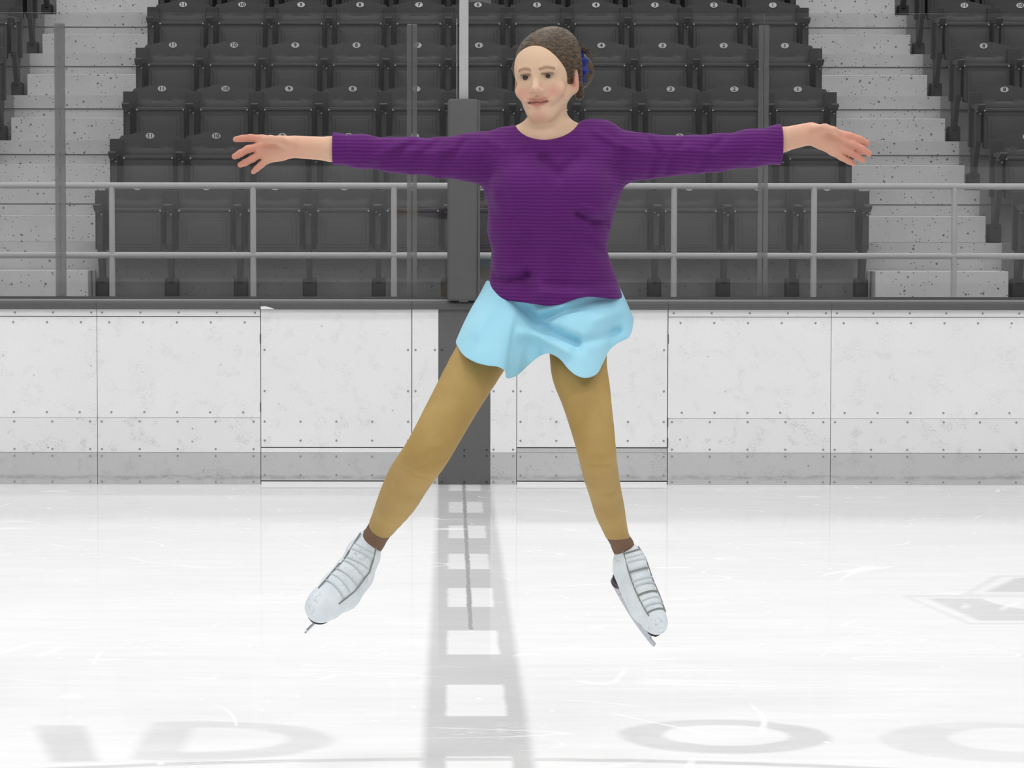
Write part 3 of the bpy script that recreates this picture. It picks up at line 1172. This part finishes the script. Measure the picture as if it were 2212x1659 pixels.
def skin_colour(v):
    L = (v - HO) @ HR                                   # head-local
    x, y, z = L[:, 0], -L[:, 1], L[:, 2]
    base = np.array(srgb(224, 192, 162)); pink = np.array(srgb(214, 146, 132)); lip = np.array(srgb(176, 92, 92))
    dark = np.array(srgb(92, 62, 48)); brow = np.array(srgb(112, 84, 60)); hand = np.array(srgb(218, 164, 140)); knuck = np.array(srgb(205, 132, 115))
    col = np.tile(base, (len(v), 1))

    def put(w, c):
        nonlocal col
        w = np.clip(w, 0, 1)[:, None]
        col = col * (1 - w) + c * w

    def gs(cx, cy, cz, sx, sy, sz):
        return np.exp(-(((x - cx) / sx) ** 2 + ((y - cy) / sy) ** 2 + ((z - cz) / sz) ** 2))
    for s in (-1, 1):
        put(.75 * gs(s * .040, -.02, -.040, .020, .04, .017), pink)
        put(.8 * gs(s * .085, -.09, -.015, .02, .04, .03), pink)
        t = np.clip((x * s - .012) / .034, 0, 1)
        zb = .0165 + .004 * np.sin(t * PI) * 1.0
        on = (x * s > .010) & (x * s < .048) & (y > -.035)
        put(on * .75 * np.exp(-((z - zb) / .0038) ** 2), brow)
        put(.55 * gs(s * .030, -.012, .004, .014, .02, .0055), dark)
        put(.6 * gs(s * .029, -.012, -.001, .015, .02, .008), dark)  # eye socket shade painted into the skin colour
    put(.55 * gs(0, .012, -.036, .014, .02, .010), pink)
    put(.55 * gs(0, -.02, -.096, .022, .03, .016), pink)
    m_ = np.exp(-(x / .026) ** 4) * (y > -.04)
    for s in (-1, 1):
        on = (x * s > .013) & (x * s < .044) & (y > -.035)
        put(on * .8 * np.exp(-((z - .0055) / .0026) ** 2), dark)
    put(m_ * .9 * np.exp(-((z + .0600 - .006 * np.abs(x) / .03) / .0045) ** 2), lip)
    put(m_ * .85 * np.exp(-((z + .0715 - .008 * np.abs(x) / .03) / .0055) ** 2), lip)
    put(np.exp(-(x / .030) ** 6) * (y > -.04) * .95 * np.exp(-((z + .0652 - .05 * np.abs(x)) / .0024) ** 2), np.array(srgb(84, 26, 30)))
    # hands
    for c0, c1 in ((P(640, 320), P(505, 325)), (P(1748, 290), P(1880, 325))):
        t = np.clip((v[:, 0] - c0[0]) / (c1[0] - c0[0]), -1.2, 1)
        put((t > -1.2) * np.clip((t + 1.0) / 1.0, 0, 1) * .8, hand)
        put(np.clip((t - .35) / .4, 0, 1) * .7, knuck)
    return col


def skin_mat():
    M = Mat('skin')
    a = M.new('ShaderNodeAttribute'); a.attribute_name = 'skin'
    P_, s = M.pos(True)
    n = M.noise(s, 40, 3)
    c = M.mix(n * .12, a.outputs['Color'], srgb(190, 120, 104))
    return M.principled(c, .55, .3, sss=.08)


M_['skin'] = skin_mat()
body = vol_object('body', VB, M_['skin'], SKATER, 1, skin_colour)
del VB

# ---- eyes
for s in (-1, 1):
    c0 = hp(s * .029, -.0166, -.0005) - np.array(SKATER.location)
    mb = MB()
    bm = bmesh.new(); bmesh.ops.create_uvsphere(bm, u_segments=20, v_segments=14, radius=.0118)
    bmesh.ops.rotate(bm, verts=bm.verts, cent=(0, 0, 0), matrix=Matrix.Rotation(PI / 2, 3, 'X'))
    bm.verts.index_update()
    fwd = Vector(HR @ np.array((-.10, -1, 0))).normalized()
    fs = [[v.index for v in f.verts] for f in bm.faces]
    mi = []
    bm.normal_update()
    for f in bm.faces:
        a = f.calc_center_median().normalized().angle(Vector((0, -1, 0)))
        mi.append(1 if a < .64 else 0)
    q = Vector((0, -1, 0)).rotation_difference(fwd)
    vs = [q @ v.co + Vector(c0) for v in bm.verts]
    bm.free()
    if 'eye_white' not in M_:
        M_['eye_white'] = plain('eye white', srgb(158, 140, 126), .3, .4); M_['iris'] = plain('brown iris', srgb(52, 36, 26), .2, .5)
    link_mesh('eye', vs, fs, [M_['eye_white'], M_['iris']], SKATER, mi, True)

# ---- hair
def hair_mat():
    M = Mat('brown hair')
    P_, s = M.pos(True)
    x, y, z = P_
    n = M.noise(M.vec(x * 1.0, y * .25, z * 2.6), 90, 3, .6, .3)
    c = M.mix(n.step(.3, .75), srgb(46, 36, 25), srgb(104, 84, 60))
    return M.principled(c, .5, .35, bump=n, bump_dist=.003)


M_['hair'] = hair_mat()
hl = hp(0, -.1, .04)
VH = Vol(hl - .2, hl + .2, .0026)
VH.ball(hp(.003, -.098, .030), (.080, .099, .090), .01, False, HM)
VH.ball(hp(.024, -.115, .058), (.062, .078, .068), .02, False, HM)
for s in (-1, 1):
    VH.cone(hp(s * .074, -.105, .03), hp(s * .070, -.155, -.05), .016, .012, .02)
VH.cone(hp(.072, -.085, .045), hp(.077, -.078, .005), .010, .006, .012)
VH.ball(hp(-.004, .006, -.022), (.072, .088, .096), .012, True, HM)
VH.ball(hp(0, -.02, -.10), (.085, .125, .075), .012, True, HM)
VH.ball(hp(.085, -.090, -.012), (.014, .024, .030), .006, True, HM)
# knot of hair at the back, loose tail
VH.ball(hp(.052, -.205, .012), (.044, .040, .048), .02, False, HM)
VH.cone(hp(.03, -.18, .03), hp(.052, -.205, .02), .034, .036, .02)
hair = vol_object('hair', VH, M_['hair'], SKATER, 1)
del VH
tag(hair, 'brown hair pulled back')
mb = MB()
r2 = random.Random(3)
for i in range(26):
    t = i / 25
    a0 = hp(-.02 + .075 * t + r2.uniform(-.01, .01), -.075 - .06 * t, .118 - .045 * t * t + r2.uniform(-.004, .003))
    a1 = a0 + HR @ np.array((.025, .02, .001 + r2.uniform(-.003, .005)))
    a2 = a0 + HR @ np.array((.045 + r2.uniform(-.01, .01), .045, -.016 + r2.uniform(-.010, .006)))
    a3 = a0 + HR @ np.array((.055 + r2.uniform(-.01, .022), .07, -.038 + r2.uniform(-.015, .012)))
    mb.tube([Vector(p - np.array(SKATER.location)) for p in (a0, a1, a2, a3)], [.0016, .0016, .0013, .0006], 5)
o = mb.build('loose_strands', [M_['hair']], hair, True)
# scrunchie
M_['scrunchie'] = plain('blue scrunchie cloth', srgb(40, 52, 130), .6, .2)
mb = MB()
cc = hp(.043, -.182, .018); ax = (hp(.06, -.215, .012) - cc); ax = ax / np.linalg.norm(ax)
u1 = np.cross(ax, (0, 0, 1)); u1 /= np.linalg.norm(u1); u2 = np.cross(ax, u1)
ring = []
NR, NS = 48, 10
vs, fs = [], []
for i in range(NR):
    a = 2 * PI * i / NR
    rad = .044 + .004 * math.sin(a * 12)
    ctr = cc + u1 * math.cos(a) * rad + u2 * math.sin(a) * rad
    rd = u1 * math.cos(a) + u2 * math.sin(a)
    for j in range(NS):
        b_ = 2 * PI * j / NS
        rr2 = .012 + .002 * math.sin(a * 12 + 1)
        vs.append(ctr + rd * math.cos(b_) * rr2 + ax * math.sin(b_) * rr2 - np.array(SKATER.location))
for i in range(NR):
    for j in range(NS):
        fs.append((i * NS + j, i * NS + (j + 1) % NS, ((i + 1) % NR) * NS + (j + 1) % NS, ((i + 1) % NR) * NS + j))
mb.add(vs, fs)
o = mb.build('scrunchie', [M_['scrunchie']], hair, True); tag(o, 'blue hair scrunchie')

# ---- sweater
def knit_mat():
    M = Mat('purple knit')
    P_, s = M.pos(True)
    x, y, z = P_
    wob = (M.noise(s, 6, 2) - .5) * .010
    fr = ((z + wob + x * .012) * (1 / .0088)).mod(1.0)
    rib = (fr - .5).abs() * 2
    st = M.noise(M.vec(x * 1.0, y, z * 1.0), 260, 2, .6)
    hgt = rib.step(.05, .75) * .8 + st * .25
    c = M.mix(rib.step(.0, .8), srgb(82, 28, 98), srgb(100, 38, 114))
    c2 = M.mix(st.step(.35, .7) * .35, c, srgb(84, 30, 92))
    return M.principled(c2, .85, .12, bump=hgt, bump_dist=.0010, sheen=.08)


M_['knit'] = knit_mat()
slo = P(700, 690, 0) - np.array((.02, .24, .02)); shi = P(1705, 245, 0) + np.array((.02, .24, .02))
VS = Vol(slo, shi, .0036)
rows = np.array([(262, 1120, 1262, .035), (285, 1098, 1292, .062), (310, 1068, 1320, .078), (345, 1046, 1346, .098), (400, 1042, 1350, .118), (450, 1055, 1331, .126), (500, 1052, 1318, .120),
                 (540, 1062, 1311, .113), (590, 1059, 1329, .126), (640, 1047, 1345, .154), (690, 1042, 1350, .162)], float)
zrow = np.array([P(1190, q)[2] for q in rows[:, 0]])
xl = np.array([P(a, q)[0] for q, a in rows[:, :2]]); xr = np.array([P(a, q)[0] for q, a in zip(rows[:, 0], rows[:, 2])])
o_ = np.argsort(zrow)
zrow, xl, xr, dep = zrow[o_], xl[o_], xr[o_], rows[o_, 3]


def torso(x, y, z):
    cx = np.interp(z, zrow, (xl + xr) / 2); a = np.interp(z, zrow, (xr - xl) / 2); d = np.interp(z, zrow, dep)
    y0 = YP + .012
    u = np.abs((x - cx) / a); w = np.abs((y - y0) / d)
    e = 2.35
    rr_ = (u ** e + w ** e) ** (1 / e)
    s = np.minimum(a, d)
    return (rr_ - 1) * s * .95


VS.blend(slo, shi, torso, .01)
VS.cut_where(lambda x, y, z: z - P(1190, 268)[2] + 0 * x + 0 * y)
SL = [(1080, 340, .02, 54), (1040, 340, .02, 52), (1005, 340, .025, 46.5), (950, 340.5, .03, 40.5), (890, 336, .035, 37), (850, 335, .033, 35), (780, 327, .02, 34), (718, 321, .01, 31.5), (690, 318, .008, 31)]
SR = [(1312, 336, .02, 56), (1350, 338, .02, 52), (1400, 338, .025, 46), (1450, 337, .03, 40.5), (1500, 334, .035, 39), (1550, 330, .03, 38), (1620, 321, .02, 38.5), (1688, 312, .01, 40), (1720, 308, .008, 40)]
for L in (SL, SR):
    VS.chain([P(*q[:3]) for q in L], [rp(q[3], q[2]) for q in L], .02)
# shoulders
VS.cone(P(1090, 312, .02), P(1150, 312, .02), rp(36), rp(34), .02)
VS.cone(P(1300, 302, .02), P(1225, 308, .02), rp(42), rp(36), .02)
VS.cone(P(1275, 288, .02), P(1300, 300, .02), rp(28), rp(34), .02)
# bust
for xx in (1128, 1258):
    VS.ball(P(xx, 415, -.075), (.062, .045, .055), .04)
# folds: grooves and ridges
# sleeve ends, neck opening, hem
xc0, xc1 = P(718, 320)[0], P(1689, 312)[0]
VS.cut_where(lambda x, y, z: np.maximum(xc0 - x, x - xc1) + 0 * y + 0 * z)
nk = P(1183, 258, 0)


def neck(x, y, z):
    u = (x - nk[0]); w = (z - nk[2])
    ca, sa = math.cos(math.radians(8)), math.sin(math.radians(8))
    uu = u * ca + w * sa; ww = -u * sa + w * ca
    dn = np.where(y < YP + .03, .052, .020)
    q = np.sqrt((uu / .0815) ** 2 + (ww / dn) ** 2)
    return (q - 1) * .045


VS.blend(P(1090, 330, -.2), P(1275, 225, .2), neck, .006, True)
hx = np.array([P(q, 650)[0] for q in (1030, 1050, 1070, 1095, 1130, 1180, 1205, 1225, 1245, 1265, 1290, 1320, 1345, 1360)])
hz = np.array([P(1180, q, -.13)[2] for q in (632, 636, 644, 650, 654, 661, 658, 651, 644, 641, 643, 647, 646, 645)])
VS.cut_where(lambda x, y, z: np.interp(x, hx, hz) - z + 0 * y)
FOLDS = [([(1058, 587), (1074, 604), (1097, 611), (1128, 606), (1142, 596)], 8, .016), ([(1060, 572), (1092, 588), (1130, 580)], 10, -.009),
         ([(1248, 460), (1280, 476), (1304, 478), (1320, 494)], 7, .014), ([(1262, 448), (1290, 460), (1318, 464)], 9, -.009),
         ([(1180, 505), (1176, 560), (1168, 640)], 15, -.010), ([(1140, 510), (1135, 560), (1140, 640)], 16, .008), ([(1215, 560), (1210, 640)], 18, .007),
         ([(1172, 346), (1196, 366), (1208, 378), (1220, 364), (1244, 348)], 13, .012), ([(1110, 318), (1180, 340), (1260, 330)], 16, .008),
         ([(1325, 606), (1250, 618), (1180, 612)], 11, .008), ([(1330, 625), (1260, 636), (1170, 632)], 9, -.006),
         ([(1215, 500), (1265, 520), (1305, 548)], 12, .009), ([(1060, 492), (1110, 488), (1140, 520)], 8, -.007), ([(1070, 520), (1110, 530), (1120, 560)], 12, .007),
         ([(1330, 420), (1300, 440), (1270, 470)], 12, -.006), ([(1080, 430), (1110, 470)], 14, .005),
         ([(1050, 300), (1085, 322), (1130, 318)], 10, -.006), ([(1040, 350), (1075, 385), (1090, 420)], 12, .007), ([(1345, 330), (1320, 370), (1312, 420)], 12, .007), ([(1285, 285), (1330, 310), (1390, 330)], 8, -.006),
         ([(890, 312), (852, 338), (812, 362)], 8, .007), ([(870, 306), (830, 330), (790, 350)], 8, -.005), ([(945, 306), (905, 338), (885, 368)], 8, .007), ([(1005, 306), (965, 345), (948, 380)], 9, .008), ([(985, 320), (940, 332), (880, 326)], 8, -.006),
         ([(1480, 302), (1455, 335), (1440, 372)], 9, .007), ([(1565, 296), (1530, 330), (1510, 364)], 9, .007), ([(1395, 292), (1420, 330), (1400, 380)], 10, .008), ([(1610, 345), (1640, 325), (1672, 330)], 8, -.005), ([(1440, 330), (1490, 322), (1540, 330)], 8, -.005)]


def seg_np(q, pts):
    best = np.full(len(q), 1e9)
    for a, b in zip(pts[:-1], pts[1:]):
        a, b = np.array(a, float), np.array(b, float)
        t = np.clip(((q - a) @ (b - a)) / ((b - a) @ (b - a)), 0, 1)
        best = np.minimum(best, np.linalg.norm(q - a - t[:, None] * (b - a), axis=1))
    return best


def project(w):
    d = w - np.array(CAM)
    z = d @ np.array(_f)
    return np.stack([PX + F * (d @ np.array(R_)) / z, PY - F * (d @ np.array(U_)) / z], 1)


def add_folds(o, folds):
    n = len(o.data.vertices)
    v = np.zeros(n * 3, np.float32); o.data.vertices.foreach_get('co', v); v = v.reshape(-1, 3).astype(float)
    nn = np.zeros(n * 3, np.float32); o.data.vertices.foreach_get('normal', nn); nn = nn.reshape(-1, 3)
    q = project(v + np.array(SKATER.location))
    front = np.clip((-nn[:, 1] - .05) / .4, 0, 1)
    for pts, w_, dp in folds:
        v[:, 1] += front * dp * np.exp(-(seg_np(q, pts) / w_) ** 2)
    o.data.vertices.foreach_set('co', v.astype(np.float32).ravel()); o.data.update()


sweater = vol_object('sweater', VS, M_['knit'], SKATER, 1)
add_folds(sweater, FOLDS)
tag(sweater, 'purple ribbed knit sweater')
del VS

# ---- tights
def tights_mat():
    M = Mat('tan tights')
    P_, s = M.pos(True)
    n = M.noise(s, 9, 3); f = M.noise(s, 300, 2)
    c = M.mix(n.step(.3, .75), srgb(172, 142, 84), srgb(184, 154, 94))
    return M.principled(c, .6, .25, bump=f, bump_dist=.0004)


M_['tights'] = tights_mat()
tlo = P(780, 1200, 0) - np.array((.03, .34, .0)); thi = P(1350, 640, 0) + np.array((.03, .22, .0))
VT = Vol(tlo, thi, .0036)
VT.ball(P(1172, 672, .02), (.138, .076, .085), .012)
legs(VT, 0, 0, None, .02)
for px, py, d in ((905, 1000, -.225), (1286, 990, -.255)):
    pass
n1, c1 = P(800, 1175, .08) - P(858, 1082, -.03), P(824, 1141, .07)
n1 /= np.linalg.norm(n1)
za = P(1335, 1163, .06)[2]
xm = P(1150, 1000)[0]
VT.cut_where(lambda x, y, z: np.where(x < xm, (x - c1[0]) * n1[0] + (y - c1[1]) * n1[1] + (z - c1[2]) * n1[2], za - z))
tights = vol_object('tights', VT, M_['tights'], SKATER, 2)
add_folds(tights, [([(1262, 1000), (1295, 1006), (1330, 1000)], 5, .004), ([(1270, 1058), (1300, 1066), (1338, 1062)], 4, .003), ([(935, 1032), (900, 1026), (872, 1010)], 5, .004), ([(890, 1014), (925, 1004), (968, 985)], 5, .004), ([(905, 985), (925, 970), (945, 968)], 14, -.006), ([(1275, 985), (1310, 985)], 14, -.005)])
tag(tights, 'tan tights')
del VT

# ---- socks
M_['sock'] = plain('brown sock', srgb(124, 98, 80), .7, .15)
for seq in ([(827, 1134, .06, 28), (806, 1166, .10, 26), (792, 1192, .11, 27)], [(1331, 1152, .05, 23.2), (1345, 1178, .08, 22.5), (1356, 1206, .085, 24)]):
    pts = [P(*q[:3]) for q in seq]
    V = Vol(np.min(pts, 0) - .05, np.max(pts, 0) + .05, .003)
    V.chain(pts, [rp(q[3], q[2]) for q in seq], .01)
    vol_object('sock', V, M_['sock'], SKATER, 1)

# ---- skirt
def skirt_mat():
    M = Mat('light blue skirt')
    P_, s = M.pos(True)
    n = M.noise(s, 5, 3)
    c = M.mix(n.step(.3, .7), srgb(150, 208, 228), srgb(166, 220, 238))
    return M.principled(c, .65, .2, sheen=.1)


M_['skirt'] = skirt_mat()
cols = [  # hem points (photo x, y, depth) and the angle at which each leaves the waist
    (180, (985, 737, -.05)), (170, (989, 752, -.135)), (158, (1003, 770, -.195)), (146, (1026, 783, -.23)), (134, (1052, 790, -.235)), (125, (1075, 793, -.235)),
    (117, (1090, 802, -.225)), (111, (1095, 818, -.20)), (105, (1118, 810, -.165)), (99, (1140, 790, -.14)), (93, (1162, 772, -.145)), (87, (1184, 764, -.175)),
    (81, (1208, 775, -.215)), (75, (1228, 798, -.24)), (68, (1246, 812, -.25)), (60, (1268, 817, -.245)), (51, (1290, 808, -.215)), (42, (1303, 785, -.175)),
    (33, (1317, 757, -.135)), (24, (1338, 740, -.115)), (13, (1361, 727, -.085)), (0, (1369, 695, -.02)), (-15, (1366, 690, .05)), (-38, (1340, 718, .13)),
    (-60, (1290, 735, .19)), (-78, (1235, 742, .17)), (-95, (1180, 735, .20)), (-115, (1120, 742, .17)), (-140, (1062, 740, .18)), (-162, (1008, 738, .09))]
WC = P(1192, 606, .01)
NC = len(cols)
T = np.array([WC + np.array((.166 * math.cos(math.radians(c[0])), -.104 * math.sin(math.radians(c[0])), 0)) for c in cols]); Bt = np.array([P(*c[1]) for c in cols])


def catmull(A, t):
    n = len(A); i = int(math.floor(t)); f = t - i
    p0, p1, p2, p3 = A[(i - 1) % n], A[i % n], A[(i + 1) % n], A[(i + 2) % n]
    return .5 * (2 * p1 + (p2 - p0) * f + (2 * p0 - 5 * p1 + 4 * p2 - p3) * f * f + (3 * p1 - p0 - 3 * p2 + p3) * f ** 3)


SUB, NV = 8, 26
vs, fs = [], []
creases = [([(1100, 640), (1150, 688), (1195, 722), (1246, 742)], 13, .045), ([(1165, 690), (1215, 676), (1262, 655), (1300, 640)], 11, .038), ([(1246, 742), (1300, 728), (1335, 715)], 9, .020),
           ([(1130, 720), (1170, 724), (1225, 755)], 14, -.018), ([(1060, 660), (1030, 720)], 12, -.008), ([(1290, 690), (1335, 672)], 14, -.016)]


def segdist(p, pts):
    best = 1e9
    for a, b in zip(pts[:-1], pts[1:]):
        a, b = np.array(a, float), np.array(b, float)
        t = np.clip(((p - a) @ (b - a)) / ((b - a) @ (b - a)), 0, 1)
        best = min(best, np.linalg.norm(p - a - t * (b - a)))
    return best


def to_px(w):
    d = Vector(w) - CAM
    return np.array((PX + F * d.dot(R_) / d.dot(_f), PY - F * d.dot(U_) / d.dot(_f)))


ctr0 = P(1190, 690, .01)
for i in range(NC * SUB):
    a = catmull(T, i / SUB); b_ = catmull(Bt, i / SUB)
    for j in range(NV):
        t = j / (NV - 1)
        p = a + (b_ - a) * t
        out = p - ctr0; out[2] = 0; out /= np.linalg.norm(out) + 1e-9
        st_ = max(0, min(1, (t - .1) / .3)); hipb = .018 * math.sin(PI * t) * st_ * st_ * (3 - 2 * st_) * abs(out[1])
        p = p + out * hipb
        if p[1] < YP:
            q = to_px(p)
            fade = min(1, (1 - t) * 6 + .25) * min(1, max(0, (q[1] - 640) / 30))
            ds = [dp * math.exp(-(segdist(q, pts) / w_) ** 2) for pts, w_, dp in creases]
            p[1] += (max(max(ds), 0) + min(min(ds), 0)) * fade
        vs.append(p)
vs = np.array(vs)
# thickness
n0 = len(vs)
ctr = vs - np.array((ctr0[0], ctr0[1], 0))
inn = vs.copy()
dirv = np.stack([vs[:, 0] - ctr0[0], vs[:, 1] - ctr0[1], np.zeros(n0)], 1); dirv /= np.linalg.norm(dirv, axis=1)[:, None]
inn = vs - dirv * .0025
allv = np.concatenate([vs, inn]) - np.array(SKATER.location)
NT = NC * SUB
for i in range(NT):
    i2 = (i + 1) % NT
    for j in range(NV - 1):
        fs.append((i * NV + j, i * NV + j + 1, i2 * NV + j + 1, i2 * NV + j))
        fs.append((n0 + i * NV + j, n0 + i2 * NV + j, n0 + i2 * NV + j + 1, n0 + i * NV + j + 1))
    fs.append((i * NV + NV - 1, n0 + i * NV + NV - 1, n0 + i2 * NV + NV - 1, i2 * NV + NV - 1))
    fs.append((i * NV, i2 * NV, n0 + i2 * NV, n0 + i * NV))
mb = MB(); mb.add(allv, fs)
skirt = mb.build('skirt', [M_['skirt']], SKATER)
skirt.data.polygons.foreach_set('use_smooth', [True] * len(skirt.data.polygons))
sm = skirt.modifiers.new('sm', 'SUBSURF'); sm.levels = 1; sm.render_levels = 1
tag(skirt, 'short light blue flared skirt')

# ---- skates
def boot_mat():
    M = Mat('white skate leather')
    P_, s = M.pos(True)
    n = M.noise(s, 14, 4, .6)
    sc_ = (M.noise(s, 30, 2, .5, 1.0) - .5).abs().step(.012, .003) * M.noise(s, 12, 2).step(.5, .62)
    c = M.mix(n.step(.3, .75), srgb(222, 232, 238), srgb(240, 246, 248))
    c = M.mix(sc_ * .5, c, srgb(120, 128, 140))
    return M.principled(c, .45, .35, bump=n, bump_dist=.002)


M_['boot'] = boot_mat()
M_['sole'] = plain('dark brown sole', srgb(58, 46, 54), .5, .3)
M_['blade'] = plain('skate blade steel', srgb(196, 202, 210), .3, .5, .5)
M_['lace'] = plain('grey lace', srgb(140, 146, 144), .7, .2)
M_['lace_white'] = plain('white lace', srgb(205, 214, 216), .7, .2)


def skate(chain, a0, n0_, label, seams, heel_r=.034, tip=.026):
    """chain: (px, py, depth, radius px) collar to toe; a0 foot direction, n0_ the way the sole faces."""
    pts = [P(*q[:3]) for q in chain]; rs = [rp(q[3], q[2]) for q in chain]
    a = np.array(a0, float); a /= np.linalg.norm(a)
    n = np.array(n0_, float); n -= a * (n @ a); n /= np.linalg.norm(n)
    b = np.cross(a, n)
    V = Vol(np.min(pts, 0) - .14, np.max(pts, 0) + .14, .0026)
    V.chain(pts, rs, .014)
    heel = pts[1] + (pts[2] - pts[1]) * .45 + n * .040 - a * .010
    V.cone(pts[1] + n * .006, heel, rs[1] * .95, heel_r, .02)
    V.cone(heel, pts[3] + n * .012, heel_r, rs[3] * .92, .02)
    toe = pts[-1]
    # flat under the foot
    base_c = toe + n * rs[-1] * .92
    V.cut_where(lambda x, y, z: (x - base_c[0]) * n[0] + (y - base_c[1]) * n[1] + (z - base_c[2]) * n[2] - .030)
    # open collar
    up = pts[0] - pts[1]; up /= np.linalg.norm(up)
    V.cut_where(lambda x, y, z: (x - pts[0][0]) * up[0] + (y - pts[0][1]) * up[1] + (z - pts[0][2]) * up[2] - .006)
    boot = vol_object('skate', V, M_['boot'], SKATER, 1)
    tag(boot, label)
    org = np.array(SKATER.location)
    # sole and heel block
    off = float((base_c - toe) @ n)
    S = Vol(np.min(pts, 0) - .16, np.max(pts, 0) + .16, .003)
    hb = heel + n * (heel_r * .72)
    tb = toe + n * (rs[-1] * .80)
    S.chain([hb, (hb + tb) / 2 - n * .004, tb + a * .004], [heel_r * .80, .024, rs[-1] * .85], .01, flat=(n, .30))
    S.cone(hb + n * .002, hb + n * .016, heel_r * .82, heel_r * .70, .006, flat=(a, .95))
    vol_object('sole', S, M_['sole'], boot, 1)
    # blade: runner with toe picks, two posts, drawn in the plane of foot direction and sole direction
    a = tb - hb; L = float(np.linalg.norm(a)); a /= L
    n = n - a * (n @ a); n /= np.linalg.norm(n); b = np.cross(a, n)
    o0 = hb + n * .014

    def W(u, v): return o0 + a * u + n * v
    mb = MB()

    def plate(poly, th):
        k_ = len(poly)
        vs_ = [W(u, v) + b * s * th / 2 - org for s in (-1, 1) for u, v in poly]
        mb.add(vs_, [tuple(range(k_)), tuple(range(2 * k_ - 1, k_ - 1, -1))] + [(q, (q + 1) % k_, k_ + (q + 1) % k_, k_ + q) for q in range(k_)])
    e0, e1 = -.034, L + tip
    run_low = [(e0 + (e1 - e0) * t, .040 - .010 * (2 * t - 1) ** 2) for t in np.linspace(0, 1, 15)]
    run_up = [(u, v - .013) for u, v in run_low[::-1]]
    pick = [(e1 + .005, .026), (e1 + .002, .023), (e1 + .006, .018), (e1 + .001, .016)]
    plate(run_low + pick + run_up, .004)
    plate([(-.022, 0), (.022, 0), (.016, .030), (-.016, .030)], .006)
    plate([(L - .055, -.008), (L + .012, -.010), (L + .004, .030), (L - .030, .030)], .006)
    mb.build('blade', [M_['blade']], boot)
    # lacing
    mb = MB(); mb2 = MB()
    front = -n
    for (ph0, ph1, t0, t1, rad, dark) in seams:
        q = []
        steps = 14
        for i in range(steps):
            t = t0 + (t1 - t0) * i / (steps - 1)
            ph = math.radians(ph0 + (ph1 - ph0) * i / (steps - 1))
            s_ = t * (len(pts) - 1); k_ = min(int(s_), len(pts) - 2); f_ = s_ - k_
            c = pts[k_] * (1 - f_) + pts[k_ + 1] * f_; r = rs[k_] * (1 - f_) + rs[k_ + 1] * f_
            tg = pts[k_ + 1] - pts[k_]; tg /= np.linalg.norm(tg)
            ff = front - tg * (front @ tg); ff /= np.linalg.norm(ff)
            bb = np.cross(tg, ff)
            q.append(c + (ff * math.cos(ph) + bb * math.sin(ph)) * (r + .0045) - org)
        (mb if dark else mb2).tube(q, rad, 6)
    if mb.v: tag(mb.build('eyelet_seam', [M_['lace']], boot, True), 'dark seam beside the laces')
    if mb2.v: mb2.build('lace', [M_['lace_white']], boot, True)
    return boot


CH_L = [(800, 1160, .105, 25), (784, 1198, .10, 34), (766, 1238, .08, 41), (736, 1275, .045, 43), (705, 1302, .01, 37), (692, 1312, -.005, 34)]
sm_ = [(52, 44, 0, .86, .0022, True), (-40, -46, 0, .80, .0022, True)]
sm_ += [(44, -38, t, t + .03, .0022, False) for t in (.12, .22, .32, .42, .52, .62, .70)]
skate(CH_L, (-.62, -.32, -.72), (-.10, .85, -.50), 'white figure skate with its dark seams, on the left leg of the picture', sm_, .034, .052)
CH_R = [(1352, 1188, .085, 24), (1361, 1216, .08, 32), (1377, 1265, .065, 32.5), (1397, 1310, .035, 32), (1412, 1338, .01, 27), (1419, 1348, .0, 23)]
sm_ = [(-52, -48, 0, .84, .0016, True), (48, 46, 0, .84, .0016, True)]
sm_ += [(46, -46, t, t, .0024, i % 3 == 0) for i, t in enumerate((.05, .13, .21, .29, .37, .45, .53, .61, .69, .77))]
skate(CH_R, (.36, -.36, -.86), (-.42, .80, -.30), 'white figure skate with rows of laces, on the right leg of the picture', sm_, .030)

# ----------------------------------------------------------------- light: rows of arena lamps under the roof, soft indoor ambience
def lamp(x, y, z, sx, sy, power, tilt=0.0):
    ld = bpy.data.lights.new('arena_lamp', 'AREA')
    ld.shape = 'RECTANGLE'; ld.size = sx; ld.size_y = sy; ld.energy = power
    o = bpy.data.objects.new('arena_lamp', ld)
    C.objects.link(o)
    o.location = (x, y, z)
    o.rotation_euler = (tilt, 0, 0)
    return o


for yy, pw in ((-22, 1.0), (-15.5, 1.0), (-9, 1.0), (-3, .8)):
    for xx in (-6.5, 0, 6.5):
        lamp(xx, yy, 9.0, 2.6, 1.2, 176 * pw)
for xx in (-6, 0, 6):
    lamp(xx, 5.5, 9.5, 2.4, 1.0, 150)
w = bpy.data.worlds.new('arena_air')
sc.world = w
w.use_nodes = True
w.node_tree.nodes['Background'].inputs[0].default_value = (1, 1, 1, 1)
w.node_tree.nodes['Background'].inputs[1].default_value = .32

vs = sc.view_settings
vs.view_transform = 'Standard'
vs.look = 'None'
vs.exposure = 0.0
vs.gamma = 1.0
vs.use_curve_mapping = False
sc.cycles.max_bounces = 8
sc.cycles.transparent_max_bounces = 16
sc.cycles.use_denoising = True
